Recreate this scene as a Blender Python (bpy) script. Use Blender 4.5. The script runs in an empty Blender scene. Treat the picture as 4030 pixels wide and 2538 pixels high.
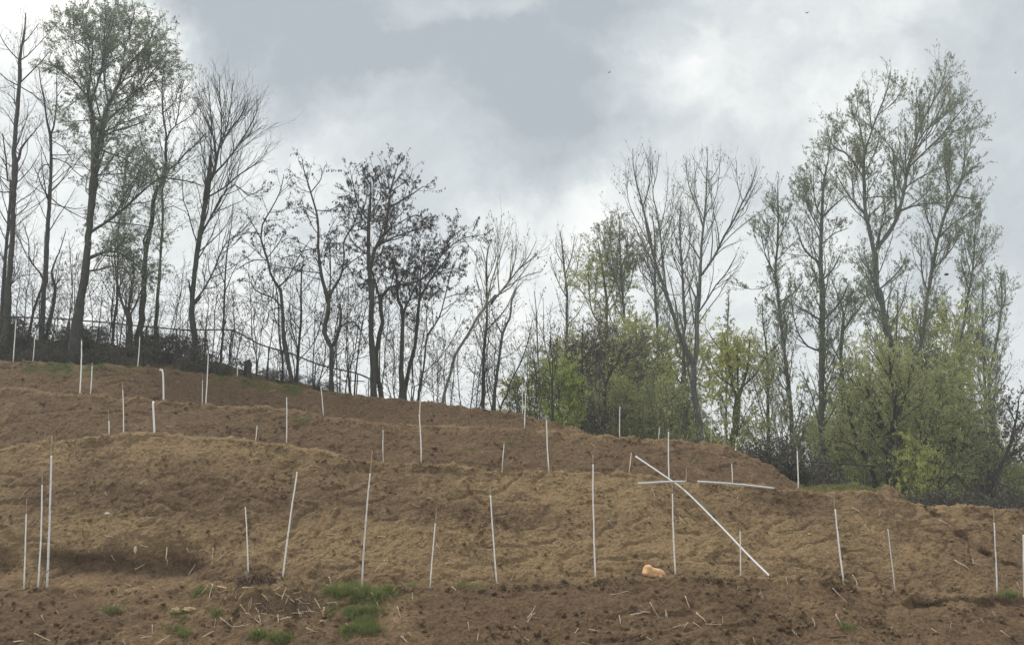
import bpy, bmesh, math, random
import numpy as np
from mathutils import Vector, noise as mnoise
from mathutils.bvhtree import BVHTree

R = math.radians
scene = bpy.context.scene
COL = scene.collection
rng = np.random.default_rng(7)
random.seed(7)

# ------------------------------------------------------------------ camera
F, CX, CY = 4321.0, 2015.0, 1269.0          # focal length and centre in pixels of the 4030 px photograph
PITCH = R(15.3); EYE = 1.6
cam_d = bpy.data.cameras.new('camera'); cam = bpy.data.objects.new('camera', cam_d); COL.objects.link(cam)
cam.location = (0, 0, EYE); cam.rotation_euler = (R(90) + PITCH, 0, 0)
cam_d.sensor_width = 36; cam_d.lens = 36 * F / 4030; cam_d.clip_start = 0.1; cam_d.clip_end = 5000
scene.camera = cam
CP, SP = math.cos(PITCH), math.sin(PITCH)
KD = 4030 / 2408.0

def U(px, py, Y):
    "photo pixel + distance in front of the camera -> world point"
    xv = (px - CX) / F; yv = (CY - py) / F
    t = Y / (CP - SP * yv)
    return (t * xv, Y, EYE + t * (SP + CP * yv))
def UA(px, py, Y):
    px, py, Y = np.broadcast_arrays(np.asarray(px, float), np.asarray(py, float), np.asarray(Y, float))
    xv = (px - CX) / F; yv = (CY - py) / F
    t = Y / (CP - SP * yv)
    return np.stack([t * xv, Y, EYE + t * (SP + CP * yv)], -1)
def proj(P):
    x = P[..., 0]; y = P[..., 1]; z = P[..., 2] - EYE
    d = y * CP + z * SP; u = -y * SP + z * CP
    return CX + F * x / d, CY - F * u / d

# ------------------------------------------------------------------ world, sun, exposure
SUN_EL, SUN_AZ = 62, -62                     # degrees; azimuth from +Y towards +X
w = bpy.data.worlds.new('World'); scene.world = w; w.use_nodes = True
nt = w.node_tree; nt.nodes.clear()
def N(t, tree=None, **k):
    n = (tree or nt).nodes.new(t)
    for a, b in k.items(): setattr(n, a, b)
    return n
def L(a, b, tree=None): (tree or nt).links.new(a, b)
out = N('ShaderNodeOutputWorld'); bg = N('ShaderNodeBackground'); bg.inputs[1].default_value = 0.1
sky = N('ShaderNodeTexSky'); sky.sky_type = 'NISHITA'; sky.sun_disc = False
sky.sun_elevation = R(SUN_EL); sky.sun_rotation = R(SUN_AZ)
tc = N('ShaderNodeTexCoord')
def mathn(op, a, b=None, c=None, clamp=False):
    n = N('ShaderNodeMath', operation=op); n.use_clamp = clamp
    for i, v in enumerate((a, b, c)):
        if v is None: continue
        if hasattr(v, 'links'): L(v, n.inputs[i])
        else: n.inputs[i].default_value = v
    return n.outputs[0]
def noise3(vec, scale, detail, rough, tree=None):
    n = N('ShaderNodeTexNoise', tree); n.inputs['Scale'].default_value = scale
    n.inputs['Detail'].default_value = detail; n.inputs['Roughness'].default_value = rough
    L(vec, n.inputs['Vector'], tree); return n
wn = noise3(tc.outputs['Generated'], 6.0, 7, 0.6)
sub = N('ShaderNodeVectorMath', operation='SUBTRACT'); L(wn.outputs['Color'], sub.inputs[0]); sub.inputs[1].default_value = (.5, .5, .5)
scl = N('ShaderNodeVectorMath', operation='SCALE'); L(sub.outputs[0], scl.inputs[0]); scl.inputs['Scale'].default_value = 0.16
warp = N('ShaderNodeVectorMath', operation='ADD'); L(tc.outputs['Generated'], warp.inputs[0]); L(scl.outputs[0], warp.inputs[1])
def direction(dx, dy):
    v = Vector(U(dx * KD, dy * KD, 100)) - Vector((0, 0, EYE)); return v.normalized()
# cloud banks by direction: (x, y, half width, half height in D pixels, amount); positive = darker underside
BANKS = [(760, 40, 380, 160, 1.2), (1330, 60, 290, 160, 1.15), (560, -60, 260, 120, .6), (720, 190, 150, 80, .45),
         (1240, 330, 300, 130, 1.0), (1050, 200, 260, 90, .3), (2360, 420, 190, 330, .55), (2240, 70, 260, 110, .35),
         (1700, 430, 260, 120, .22), (900, 520, 420, 60, .15), (640, 290, 120, 60, .25), (1160, 130, 160, 60, .3),
         (60, 20, 260, 160, -1.0), (440, 170, 130, 90, -.6), (1620, 110, 110, 70, -.4), (860, 190, 110, 45, -.45),
         (1060, 15, 120, 35, -.45), (1240, 15, 60, 30, -.4), (1480, 240, 160, 40, -.15), (300, 420, 420, 200, -.1),
         (560, 260, 110, 60, -.35), (1900, 40, 200, 60, -.2), (700, 740, 900, 110, -.18), (1350, 520, 200, 60, -.1)]
acc = None
for bx, by, hw, hh, am in BANKS:
    c = direction(bx, by)
    s1 = N('ShaderNodeVectorMath', operation='SUBTRACT'); L(warp.outputs[0], s1.inputs[0]); s1.inputs[1].default_value = c
    s2 = N('ShaderNodeVectorMath', operation='MULTIPLY'); L(s1.outputs[0], s2.inputs[0])
    kx = F / (hw * KD); kz = F / (hh * KD); s2.inputs[1].default_value = (kx, kx * .5, kz)
    ln = N('ShaderNodeVectorMath', operation='LENGTH'); L(s2.outputs[0], ln.inputs[0])
    mr = N('ShaderNodeMapRange', interpolation_type='SMOOTHSTEP'); L(ln.outputs['Value'], mr.inputs[0])
    mr.inputs[1].default_value = 0.15; mr.inputs[2].default_value = 1.55; mr.inputs[3].default_value = am; mr.inputs[4].default_value = 0
    acc = mr.outputs[0] if acc is None else mathn('ADD', acc, mr.outputs[0])
n1 = noise3(warp.outputs[0], 10.0, 9, 0.62); n2 = noise3(warp.outputs[0], 2.2, 4, 0.5)
n3 = noise3(warp.outputs[0], 30.0, 5, 0.6)
nn0 = mathn('MULTIPLY', mathn('SUBTRACT', n3.outputs['Fac'], .5), .5)
nn = mathn('ADD', mathn('MULTIPLY', mathn('SUBTRACT', n1.outputs['Fac'], .5), 1.75), mathn('MULTIPLY', mathn('SUBTRACT', n2.outputs['Fac'], .5), .35))
tot = mathn('ADD', mathn('ADD', acc, mathn('ADD', nn, nn0)), .42, clamp=False)
ramp = N('ShaderNodeValToRGB'); cr = ramp.color_ramp
mrr = N('ShaderNodeMapRange'); L(tot, mrr.inputs[0]); mrr.inputs[1].default_value = -0.5; mrr.inputs[2].default_value = 1.6
L(mrr.outputs[0], ramp.inputs[0])
def setramp(cr, stops):
    while len(cr.elements) > 1: cr.elements.remove(cr.elements[-1])
    cr.elements[0].position = stops[0][0]; cr.elements[0].color = (*stops[0][1], 1)
    for p, c in stops[1:]:
        e = cr.elements.new(p); e.color = (*c, 1)
setramp(cr, [(0.0, (1.0, .985, .94)), (.13, (.88, .885, .86)), (.34, (.715, .735, .725)), (.6, (.52, .555, .57)), (1.0, (.34, .378, .41))])
cs = N('ShaderNodeVectorMath', operation='SCALE'); L(ramp.outputs[0], cs.inputs[0]); cs.inputs['Scale'].default_value = 6.1
mx = N('ShaderNodeMix', data_type='RGBA'); mx.inputs[0].default_value = 0.97
L(sky.outputs[0], mx.inputs[6]); L(cs.outputs[0], mx.inputs[7]); L(mx.outputs[2], bg.inputs[0]); L(bg.outputs[0], out.inputs[0])

sd = bpy.data.lights.new('sun', 'SUN'); so = bpy.data.objects.new('sun', sd); COL.objects.link(so)
sd.energy = 1.5; sd.angle = R(10); sd.color = (1, .96, .9)
sv = Vector((math.sin(R(SUN_AZ)) * math.cos(R(SUN_EL)), math.cos(R(SUN_AZ)) * math.cos(R(SUN_EL)), math.sin(R(SUN_EL))))
so.rotation_euler = sv.to_track_quat('Z', 'Y').to_euler(); so.location = (0, 0, 60)
vs = scene.view_settings; vs.view_transform = 'Standard'; vs.look = 'None'; vs.gamma = 1; vs.use_curve_mapping = False
vs.exposure = 1.08
HAZE = 0.0009
scene.cycles.max_bounces = 6; scene.cycles.diffuse_bounces = 3; scene.cycles.transparent_max_bounces = 4

# ------------------------------------------------------------------ helpers
def tag(o, label=None, cat=None, group=None, kind=None):
    if label: o['label'] = label
    if cat: o['category'] = cat
    if group: o['group'] = group
    if kind: o['kind'] = kind
    return o
def empty(name, loc):
    o = bpy.data.objects.new(name, None); COL.objects.link(o); o.location = loc; o.empty_display_size = .2; return o
def mesh_np(name, V, Fq, mats, parent=None, smooth=True, midx=None, attrs=None):
    "V (n,3); Fq list of (m,k) index arrays; one mesh object"
    me = bpy.data.meshes.new(name)
    me.vertices.add(len(V)); me.vertices.foreach_set('co', np.ascontiguousarray(V, dtype=np.float32).ravel())
    idx = np.concatenate([f.ravel() for f in Fq]).astype(np.int32)
    tot = np.concatenate([np.full(len(f), f.shape[1]) for f in Fq]).astype(np.int32)
    st = np.concatenate([[0], np.cumsum(tot)[:-1]]).astype(np.int32)
    me.loops.add(len(idx)); me.loops.foreach_set('vertex_index', idx)
    me.polygons.add(len(tot)); me.polygons.foreach_set('loop_start', st); me.polygons.foreach_set('loop_total', tot)
    if smooth: me.polygons.foreach_set('use_smooth', np.ones(len(tot), dtype=bool))
    if midx is not None: me.polygons.foreach_set('material_index', midx.astype(np.int32))
    for m in mats: me.materials.append(m)
    if attrs:
        for k, a in attrs.items():
            at = me.attributes.new(k, 'FLOAT', 'POINT'); at.data.foreach_set('value', np.ascontiguousarray(a, dtype=np.float32))
    me.update(calc_edges=True)
    o = bpy.data.objects.new(name, me); COL.objects.link(o)
    if parent:
        o.parent = parent
        # geometry is in world space: shift into parent space
        me.vertices.foreach_get('co', (buf := np.empty(len(V) * 3, np.float32)))
        buf = buf.reshape(-1, 3) - np.array(parent.location, np.float32)
        me.vertices.foreach_set('co', buf.ravel()); me.update()
    return o
class MB:
    "collects numpy geometry"
    def __init__(s): s.V = []; s.F = []; s.M = []; s.A = []; s.n = 0
    def add(s, V, Fs, m=0, a=None):
        s.V.append(V); s.A.append(np.zeros(len(V)) if a is None else a)
        for f in Fs: s.F.append(f + s.n); s.M.append(np.full(len(f), m))
        s.n += len(V)
    def tubes(s, P, Rr, S=5, m=0, cap=True):
        "P (N,K,3), Rr (N,K)"
        Nn, K, _ = P.shape
        if Nn == 0: return
        T = np.gradient(P, axis=1); T /= np.linalg.norm(T, axis=2, keepdims=True) + 1e-9
        ref = np.where(np.abs(T[:, :1, 2:3]) < .8, np.array([0, 0, 1.]), np.array([1., 0, 0]))
        ref = np.broadcast_to(ref, T.shape)
        A = np.cross(T, ref); A /= np.linalg.norm(A, axis=2, keepdims=True) + 1e-9
        B = np.cross(T, A)
        th = np.arange(S) / S * 2 * np.pi
        V = P[:, :, None] + Rr[:, :, None, None] * (A[:, :, None] * np.cos(th)[:, None] + B[:, :, None] * np.sin(th)[:, None])
        V = V.reshape(-1, 3)
        i = np.arange(Nn)[:, None, None] * K * S; k = np.arange(K - 1)[None, :, None] * S
        a = np.arange(S)[None, None, :]; b = (a + 1) % S
        q = np.stack([i + k + a, i + k + b, i + k + S + b, i + k + S + a], -1).reshape(-1, 4)
        Fs = [q]
        if cap and S >= 3:
            base = (np.arange(Nn) * K * S)[:, None]
            Fs.append(base + (K - 1) * S + np.arange(S)[None, :]); Fs.append(base + np.arange(S)[::-1][None, :])
        rnd = np.repeat(rng.random(Nn), K * S)
        s.add(V, Fs, m, rnd)
    def leaves(s, P, D, Ln, Wd, m=1):
        n = len(P)
        if n == 0: return
        rv = rng.normal(size=(n, 3)); S_ = np.cross(D, rv); S_ /= np.linalg.norm(S_, axis=1, keepdims=True) + 1e-9
        Nn = np.cross(D, S_)
        a = P; c = P + D * Ln[:, None]; mid = P + D * Ln[:, None] * .45 + Nn * (Ln * .08)[:, None]
        V = np.stack([a, mid + S_ * Wd[:, None], c, mid - S_ * Wd[:, None]], 1).reshape(-1, 3)
        s.add(V, [np.arange(n * 4).reshape(-1, 4)], m, np.repeat(rng.random(n), 4))
    def build(s, name, mats, parent=None, smooth=True):
        return mesh_np(name, np.concatenate(s.V), group_f(s.F), mats, parent, smooth, mid(s.F, s.M), {'rnd': np.concatenate(s.A)})
def group_f(Fs):
    ks = sorted({f.shape[1] for f in Fs}); return [np.concatenate([f for f in Fs if f.shape[1] == k]) for k in ks]
def mid(Fs, Ms):
    ks = sorted({f.shape[1] for f in Fs}); return np.concatenate([m for k in ks for f, m in zip(Fs, Ms) if f.shape[1] == k])

# perlin noise
_perm = np.concatenate([np.random.default_rng(3).permutation(256)] * 3)
_g = np.random.default_rng(5).normal(size=(256, 3)); _g /= np.linalg.norm(_g, axis=1, keepdims=True)
def perlin(P):
    Pi = np.floor(P).astype(int); f = P - Pi; Pi &= 255
    u = f * f * f * (f * (f * 6 - 15) + 10)
    r = 0
    for dx in (0, 1):
        for dy in (0, 1):
            for dz in (0, 1):
                h = _perm[_perm[_perm[(Pi[..., 0] + dx) & 255] + ((Pi[..., 1] + dy) & 255)] + ((Pi[..., 2] + dz) & 255)] & 255
                g = _g[h]
                d = g[..., 0] * (f[..., 0] - dx) + g[..., 1] * (f[..., 1] - dy) + g[..., 2] * (f[..., 2] - dz)
                wt = (u[..., 0] if dx else 1 - u[..., 0]) * (u[..., 1] if dy else 1 - u[..., 1]) * (u[..., 2] if dz else 1 - u[..., 2])
                r = r + d * wt
    return r
def fbm(P, sc, octv, gain=.5):
    a = 1; r = 0
    for i in range(octv):
        r = r + a * perlin(P * sc + i * 17.3); sc *= 2.03; a *= gain
    return r

# ------------------------------------------------------------------ materials
def mat(name):
    m = bpy.data.materials.new(name); m.use_nodes = True; t = m.node_tree; t.nodes.clear()
    o = t.nodes.new('ShaderNodeOutputMaterial'); p = t.nodes.new('ShaderNodeBsdfPrincipled'); t.links.new(p.outputs[0], o.inputs[0])
    p.inputs['Roughness'].default_value = .9; p.inputs['Specular IOR Level'].default_value = .25
    return m, t, p, o
def bark_mat(name, c1, c2, rough=.95):
    m, t, p, o = mat(name)
    g = t.nodes.new('ShaderNodeTexCoord'); mp = t.nodes.new('ShaderNodeMapping'); mp.inputs['Scale'].default_value = (1, 1, .18)
    t.links.new(g.outputs['Object'], mp.inputs[0])
    n = noise3(mp.outputs[0], 14, 6, .65, t); r = t.nodes.new('ShaderNodeValToRGB'); setramp(r.color_ramp, [(.32, c1), (.66, c2)])
    t.links.new(n.outputs['Fac'], r.inputs[0])
    n2 = noise3(g.outputs['Object'], 1.3, 3, .5, t); r2 = t.nodes.new('ShaderNodeValToRGB'); setramp(r2.color_ramp, [(.45, (1, 1, 1)), (.65, (.85, 1.0, .75))])
    t.links.new(n2.outputs['Fac'], r2.inputs[0])
    mu = t.nodes.new('ShaderNodeMix'); mu.data_type = 'RGBA'; mu.blend_type = 'MULTIPLY'; mu.inputs[0].default_value = 1
    t.links.new(r.outputs[0], mu.inputs[6]); t.links.new(r2.outputs[0], mu.inputs[7]); t.links.new(mu.outputs[2], p.inputs['Base Color'])
    b = t.nodes.new('ShaderNodeBump'); b.inputs['Strength'].default_value = .8; b.inputs['Distance'].default_value = .03
    t.links.new(n.outputs['Fac'], b.inputs['Height']); t.links.new(b.outputs[0], p.inputs['Normal'])
    p.inputs['Roughness'].default_value = rough
    return m
def leaf_mat(name, c1, c2, trans=.35):
    m, t, p, o = mat(name)
    a = t.nodes.new('ShaderNodeAttribute'); a.attribute_name = 'rnd'
    r = t.nodes.new('ShaderNodeValToRGB'); setramp(r.color_ramp, [(0, c1), (1, c2)]); t.links.new(a.outputs['Fac'], r.inputs[0])
    t.links.new(r.outputs[0], p.inputs['Base Color'])
    tr = t.nodes.new('ShaderNodeBsdfTranslucent'); t.links.new(r.outputs[0], tr.inputs[0])
    mx = t.nodes.new('ShaderNodeMixShader'); mx.inputs[0].default_value = trans
    t.links.new(p.outputs[0], mx.inputs[1]); t.links.new(tr.outputs[0], mx.inputs[2]); t.links.new(mx.outputs[0], o.inputs[0])
    p.inputs['Roughness'].default_value = .7
    return m
BARK = {'dark': bark_mat('bark_dark', (.028, .027, .026), (.085, .08, .072)),
        'grey': bark_mat('bark_grey', (.07, .07, .068), (.17, .165, .155)),
        'pale': bark_mat('bark_pale', (.12, .115, .10), (.27, .255, .22)),
        'green': bark_mat('bark_green', (.055, .06, .035), (.15, .155, .085))}
LEAF = {'grey': leaf_mat('leaf_grey_green', (.15, .185, .125), (.28, .33, .225), .62),
        'dark': leaf_mat('leaf_dry_dark', (.03, .028, .028), (.085, .07, .062), .15),
        'pop': leaf_mat('leaf_poplar', (.17, .195, .12), (.30, .33, .21), .6),
        'willow': leaf_mat('leaf_willow', (.44, .46, .13), (.64, .64, .25), .55),
        'olive': leaf_mat('leaf_olive', (.36, .385, .16), (.55, .56, .28), .55),
        'sapo':   dict(b1=1.8, L1=1.8, a1=(.35, .8), c1=(.12, .08), b2=5, L2=.9, a2=(.4, .9), c2=(.08, .0), b3=2, L3=.4, lv=3.0, ls=.11, hang=.6, leaf='olive', bark='grey', tmin=.12, tw=.009),
 'fresh': leaf_mat('leaf_fresh', (.30, .38, .09), (.50, .55, .19), .5),
        'brown': leaf_mat('leaf_brown', (.08, .062, .062), (.19, .15, .135), .25),
        'brush': leaf_mat('leaf_brush', (.05, .055, .04), (.16, .145, .11), .25)}

# ------------------------------------------------------------------ terrain
# lips of the terraces, in D pixels (photo scaled to 2408 wide), and their distance
LIP = [
 dict(x=[-600, 0, 220, 450, 560, 600, 640, 690, 760, 850, 1000, 1200, 1380, 1450, 1600, 1800, 1950, 2050, 2200, 2408, 3000],
      y=[1388, 1383, 1386, 1382, 1364, 1356, 1362, 1374, 1381, 1378, 1378, 1375, 1370, 1357, 1356, 1359, 1366, 1387, 1396, 1402, 1420]),
 dict(x=[-600, 0, 60, 130, 260, 360, 440, 600, 760, 900, 1000, 1100, 1200, 1290, 1400, 1500, 1600, 1700, 1850, 1960, 2040, 2110, 2200, 2300, 2408, 3000],
      y=[1060, 1050, 1041, 1041, 1028, 1022, 1029, 1041, 1061, 1088, 1090, 1096, 1104, 1108, 1110, 1116, 1134, 1138, 1151, 1163, 1162, 1174, 1187, 1190, 1199, 1250]),
 dict(x=[-600, 0, 60, 180, 380, 520, 680, 760, 850, 960, 1100, 1235, 1370, 1460, 1550, 1600, 1700, 1780, 1830, 1875, 1890, 1990, 2060, 2088, 2105, 2140, 2408, 3000],
      y=[880, 908, 913, 928, 943, 956, 966, 978, 992, 1000, 1002, 1011, 1021, 1033, 1031, 1038, 1051, 1081, 1108, 1142, 1147, 1145, 1150, 1149, 1158, 1192, 1240, 1300]),
 dict(x=[-600, 0, 80, 220, 330, 430, 560, 680, 760, 870, 980, 1130, 1230, 1290, 1330, 1370, 1420, 1880, 2408, 3000],
      y=[830, 848, 848, 859, 867, 876, 893, 905, 919, 931, 941, 963, 980, 992, 1004, 1021, 1045, 1180, 1260, 1330]),
 dict(x=[-600, 0, 100, 200, 300, 420, 520, 590, 690, 760, 870, 1000, 1230, 1370, 1900, 2408, 3000],
      y=[770, 790, 796, 802, 816, 832, 852, 872, 898, 922, 945, 960, 1000, 1040, 1190, 1270, 1340])]
YL = [28.0, 35.0, 41.0, 47.0, 52.0]
FOOT = [None, 31.7, 38.4, 44.4, 49.0]
def lipy(k, px): return np.interp(px / KD, LIP[k]['x'], LIP[k]['y']) * KD
NX = 1250
cols = np.linspace(-1100, 5130, NX)
def wob(px, k): return .5 * np.sin(px / 700. + k * 2) + .3 * np.sin(px / 260. + k * 5)
rows = []
def row(P): rows.append(P)
L_pts = []
for k in range(5):
    Y = YL[k] + wob(cols, k) * (1 if k else .4)
    P = UA(cols, lipy(k, cols), Y); L_pts.append(P)
def lerp(a, b, n, skip=True, ease=None):
    for i in range(1 if skip else 0, n + 1):
        t = i / n; row(a * (1 - t) + b * t)
# near ground and bank
xw = L_pts[0][:, 0] / L_pts[0][:, 1]
def flat(Y, z): return np.stack([xw * Y, np.full(NX, Y), np.full(NX, float(z))], -1)
row(flat(-6, -.4)); 
for Y in np.linspace(0, 22, 10): row(flat(Y, -.1))
lerp(rows[-1], flat(24.6, 0), 12)
lerp(rows[-1], L_pts[0], 150)
prev = L_pts[0]
NF = [0, 230, 110, 100, 60]
for k in range(1, 5):
    foot = prev.copy(); Yf = FOOT[k] + wob(cols, k) * .7
    foot = prev * (Yf / prev[:, 1])[:, None]; foot[:, 2] = prev[:, 2] - .05
    lerp(prev, foot, 16); 
    lip = L_pts[k].copy()
    lerp(foot, lip, NF[k]); prev = lip
# behind the top the ground falls away gently
z4 = prev[:, 2]
for Y, dz in ((54, -.6), (57, -1.6), (62, -3.2), (70, -4.5), (80, -5.5), (95, -6.5)):
    P = prev * (Y / prev[:, 1])[:, None]; P[:, 2] = np.maximum(z4 + dz, 1.0) if Y < 90 else np.minimum(3.5, z4 - 5)
    lerp(rows[-1], P, 8)
for Y, z in ((130, 1), (220, -1), (420, -2), (600, -2)):
    P = prev * (Y / prev[:, 1])[:, None]; P[:, 2] = z; row(P)
G = np.stack(rows, 0)                         # (ny, nx, 3)
NY = G.shape[0]
# soften the profile corners
for _ in range(3):
    G[12:-6] = .5 * G[12:-6] + .25 * (G[11:-7] + G[13:-5])
du = np.gradient(G, axis=1); dv = np.gradient(G, axis=0)
Nrm = np.cross(du, dv); Nrm /= np.linalg.norm(Nrm, axis=2, keepdims=True) + 1e-9
Nrm[Nrm[..., 2] < 0] *= -1
near = np.clip((G[..., 1] - 22) / 3, 0, 1) * np.clip((75 - G[..., 1]) / 12, .15, 1)
q = G.copy(); q[..., 2] *= .8
big = fbm(q, .22, 2)
# scrapes run down the slope to the right
sk = np.stack([q[..., 0] + q[..., 2] * .9, q[..., 1] * .5, q[..., 2] * .32 - q[..., 0] * .12], -1)
streak = fbm(sk, .9, 4, .6) * np.clip((G[..., 0] + 6) / 12, .35, 1)
med = fbm(q, 1.1, 2); fine = fbm(q, 3.4, 3, .6); grit = fbm(q + 40, 11, 2, .7)
clump = np.maximum(0, fbm(q + 9, 2.3, 3, .6)) ** 1.5
_ly = proj(G.copy())[1] / KD; _lx = proj(G)[0] / KD
_kk = np.where(G[..., 1] < 29.2, 0, np.where(G[..., 1] < 36.1, 1, np.where(G[..., 1] < 42.2, 2, 3)))
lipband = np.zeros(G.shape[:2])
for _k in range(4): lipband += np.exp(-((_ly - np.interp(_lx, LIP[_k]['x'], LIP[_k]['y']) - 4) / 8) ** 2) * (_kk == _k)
lipn = lipband * (fbm(q + 5, 1.6, 4, .65) + .15) * 1.3
rid = (1 - 2.2 * np.abs(perlin(q * 1.9 + 3))) * .6 + (1 - 2.2 * np.abs(perlin(q * 4.3 + 8))) * .4
steps = np.abs(perlin(np.stack([sk[..., 0] * .8, sk[..., 1], sk[..., 2] * 3.2 + q[..., 2] * 1.2], -1)))
amp = .028 * rid - .006 - .07 * np.maximum(0, .12 - steps) / .12 * np.clip(fbm(q + 30, .5, 2) * 2 + .5, 0, 1) + .25 * big + .09 * med + .12 * streak + .042 * fine + .028 * grit + .09 * clump * np.clip(fbm(q, .35, 2) * 2 + .9, .25, 1.6) + .11 * lipn
px_, py_ = proj(np.where(G[..., 1:2] < 5, np.array([0, 30., 5]), G))
dx_ = px_ / KD; dy_ = py_ / KD
G += Nrm * (.45 * np.exp(-((dx_ - 640) / 95) ** 2 - ((dy_ - 1398) / 26) ** 2))[..., None] * (G[..., 1:2] < 29.5)
lumpy = 1 + .8 * np.exp(-((dx_ - 620) / 170) ** 2 - ((dy_ - 1400) / 60) ** 2)
G = G + Nrm * (amp * near * lumpy)[..., None]
# hollow under the overhang at the left of the second face, crack lines on the right
WX = dx_ + 22 * fbm(q, .7, 3); WY = dy_ + 16 * fbm(q + 50, .8, 3); WD = np.clip(1 + 1.2 * fbm(q + 70, .9, 3), .3, 1.5)
def dent(cx, cy, rx, ry, depth, sharp=2):
    g = np.exp(-(np.abs((WX - cx) / rx) ** sharp + np.abs((WY - cy) / ry) ** sharp)) * WD; G[..., 1] += g * depth * ((G[..., 1] > 22) & (G[..., 1] < 60))
dent(40, 1332, 95, 44, .5, 2.2); dent(215, 1345, 75, 34, .3, 2); dent(330, 1335, 85, 40, .4, 2.2); dent(150, 1318, 60, 14, .15); dent(430, 1340, 60, 28, .25)
dent(615, 1372, 42, 9, .5); dent(700, 1430, 70, 22, .2)
dent(2250, 1420, 160, 8, .2); dent(360, 942, 10, 8, .4)
dent(1840, 1095, 10, 6, .0)
for (xa, ya, xb, yb, wd, dp) in ((2180, 1190, 2330, 1310, 5, .3), (2330, 1310, 2400, 1340, 5, .2), (1100, 1150, 1190, 1240, 5, .12), (1560, 1190, 1640, 1260, 6, .12), (1980, 1300, 2090, 1390, 5, .15)):
    vx, vy = xb - xa, yb - ya; ll = vx * vx + vy * vy
    tt = np.clip(((dx_ - xa) * vx + (dy_ - ya) * vy) / ll, 0, 1)
    dd = np.hypot(dx_ - xa - tt * vx, dy_ - ya - tt * vy + 4 * np.sin(dx_ / 9)); G[..., 1] += np.exp(-(dd / wd) ** 2) * dp * (G[..., 1] < 40)
V = G.reshape(-1, 3)
ii = np.arange(NY - 1)[:, None] * NX; jj = np.arange(NX - 1)[None]
Q = np.stack([ii + jj, ii + jj + 1, ii + NX + jj + 1, ii + NX + jj], -1).reshape(-1, 4)
# soil colour masks: ochre subsoil where it was cut, paler lips, grass patches
kk = np.where(G[..., 1] < 29.2, 0, np.where(G[..., 1] < 36.1, 1, np.where(G[..., 1] < 42.2, 2, np.where(G[..., 1] < 47.8, 3, 4))))
def blob(cx, cy, rx, ry): return np.exp(-((dx_ - cx) / rx) ** 2 - ((dy_ - cy) / ry) ** 2)
och = np.where(kk == 1, .42, 0.)
och = och + (kk == 1) * (.75 * blob(250, 1250, 170, 45) + .7 * blob(700, 1280, 260, 50) + .8 * blob(1150, 1300, 330, 55) + .7 * blob(1650, 1290, 260, 40) + .6 * blob(1450, 1180, 260, 45)
     + .55 * blob(450, 1060, 300, 25) + .6 * blob(1250, 1140, 300, 26) + .4 * blob(60, 1100, 120, 50) + .35 * blob(2000, 1230, 240, 45) + .35 * blob(2100, 1300, 160, 30)
     - .35 * blob(520, 1180, 330, 40) - .4 * blob(1150, 1210, 230, 28) - .35 * blob(1850, 1190, 160, 26) - .5 * blob(330, 1335, 260, 26) + .5 * blob(50, 1310, 60, 40))
och = och + (kk == 0) * (.18 + .3 * blob(700, 1400, 200, 20) + .3 * blob(440, 1435, 50, 14) + .25 * blob(2150, 1430, 260, 40) + .2 * blob(150, 1420, 200, 30) - .1 * blob(1700, 1450, 500, 60))
och = och + (kk == 2) * .02
och = och + .45 * fbm(sk, .55, 3) + .25 * fine + .2 * streak + lipband * np.array([.25, .3, .42, .3])[np.minimum(kk, 3)]  # lipband raises the ochre mix along every terrace lip
GR = [(130, 862, 75, 13, 3, .9), (255, 868, 60, 10, 3, .6), (540, 886, 60, 10, 3, .9), (590, 905, 90, 14, 3, .35), (420, 880, 50, 10, 3, .4), (650, 925, 80, 14, 3, .5), (690, 910, 70, 12, 3, .4),
      (1985, 1148, 120, 9, -1, 1.), (835, 1392, 62, 14, 0, 1.0), (850, 1440, 42, 22, 0, 1.1), (865, 1478, 52, 14, 0, 1.0), (435, 1482, 28, 9, 0, .75), (505, 1440, 9, 6, 0, .7), (620, 1490, 60, 12, 0, .5),
      (1040, 1378, 160, 7, 0, .35), (1199, 1046, 14, 7, 2, .9), (330, 1440, 120, 9, 0, .22), (470, 1395, 150, 6, 0, .22), (1110, 1058, 18, 8, 2, .4), (2390, 1400, 30, 12, 0, .5), (1990, 1485, 16, 7, 0, .25),
      (200, 885, 90, 9, 3, .4), (1640, 1088, 45, 9, 2, .45), (640, 1005, 40, 12, 2, .3), (720, 990, 50, 10, 2, .3)]
grass = np.zeros_like(och)
for cx, cy, rx, ry, k, am in GR:
    b = blob(cx, cy, rx, ry) * am
    grass = grass + b * ((kk == k) if k >= 0 else (G[..., 1] > 34.2))
grass = grass + np.where(kk == 4, .45, 0) + np.where(G[..., 1] > 54, .4, 0)
grass = grass + (grass > .03) * (.75 * fbm(q, 1.3, 4, .6) - .05)
reddish = np.where(kk >= 2, 1., np.where((dx_ > 1350) & (kk == 0), .45, .15)) + .3 * med
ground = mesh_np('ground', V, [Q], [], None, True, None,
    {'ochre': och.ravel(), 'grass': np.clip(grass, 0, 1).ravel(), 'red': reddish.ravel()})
tag(ground, kind='structure')
bvh = BVHTree.FromPolygons([tuple(v) for v in V[::1]], Q.tolist()) if False else None
m, t, p, o = mat('bare_soil')
tco = t.nodes.new('ShaderNodeTexCoord')
def at(n):
    a = t.nodes.new('ShaderNodeAttribute'); a.attribute_name = n; return a.outputs['Fac']
def rmp(fac, stops):
    r = t.nodes.new('ShaderNodeValToRGB'); setramp(r.color_ramp, stops); t.links.new(fac, r.inputs[0]); return r.outputs[0]
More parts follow.
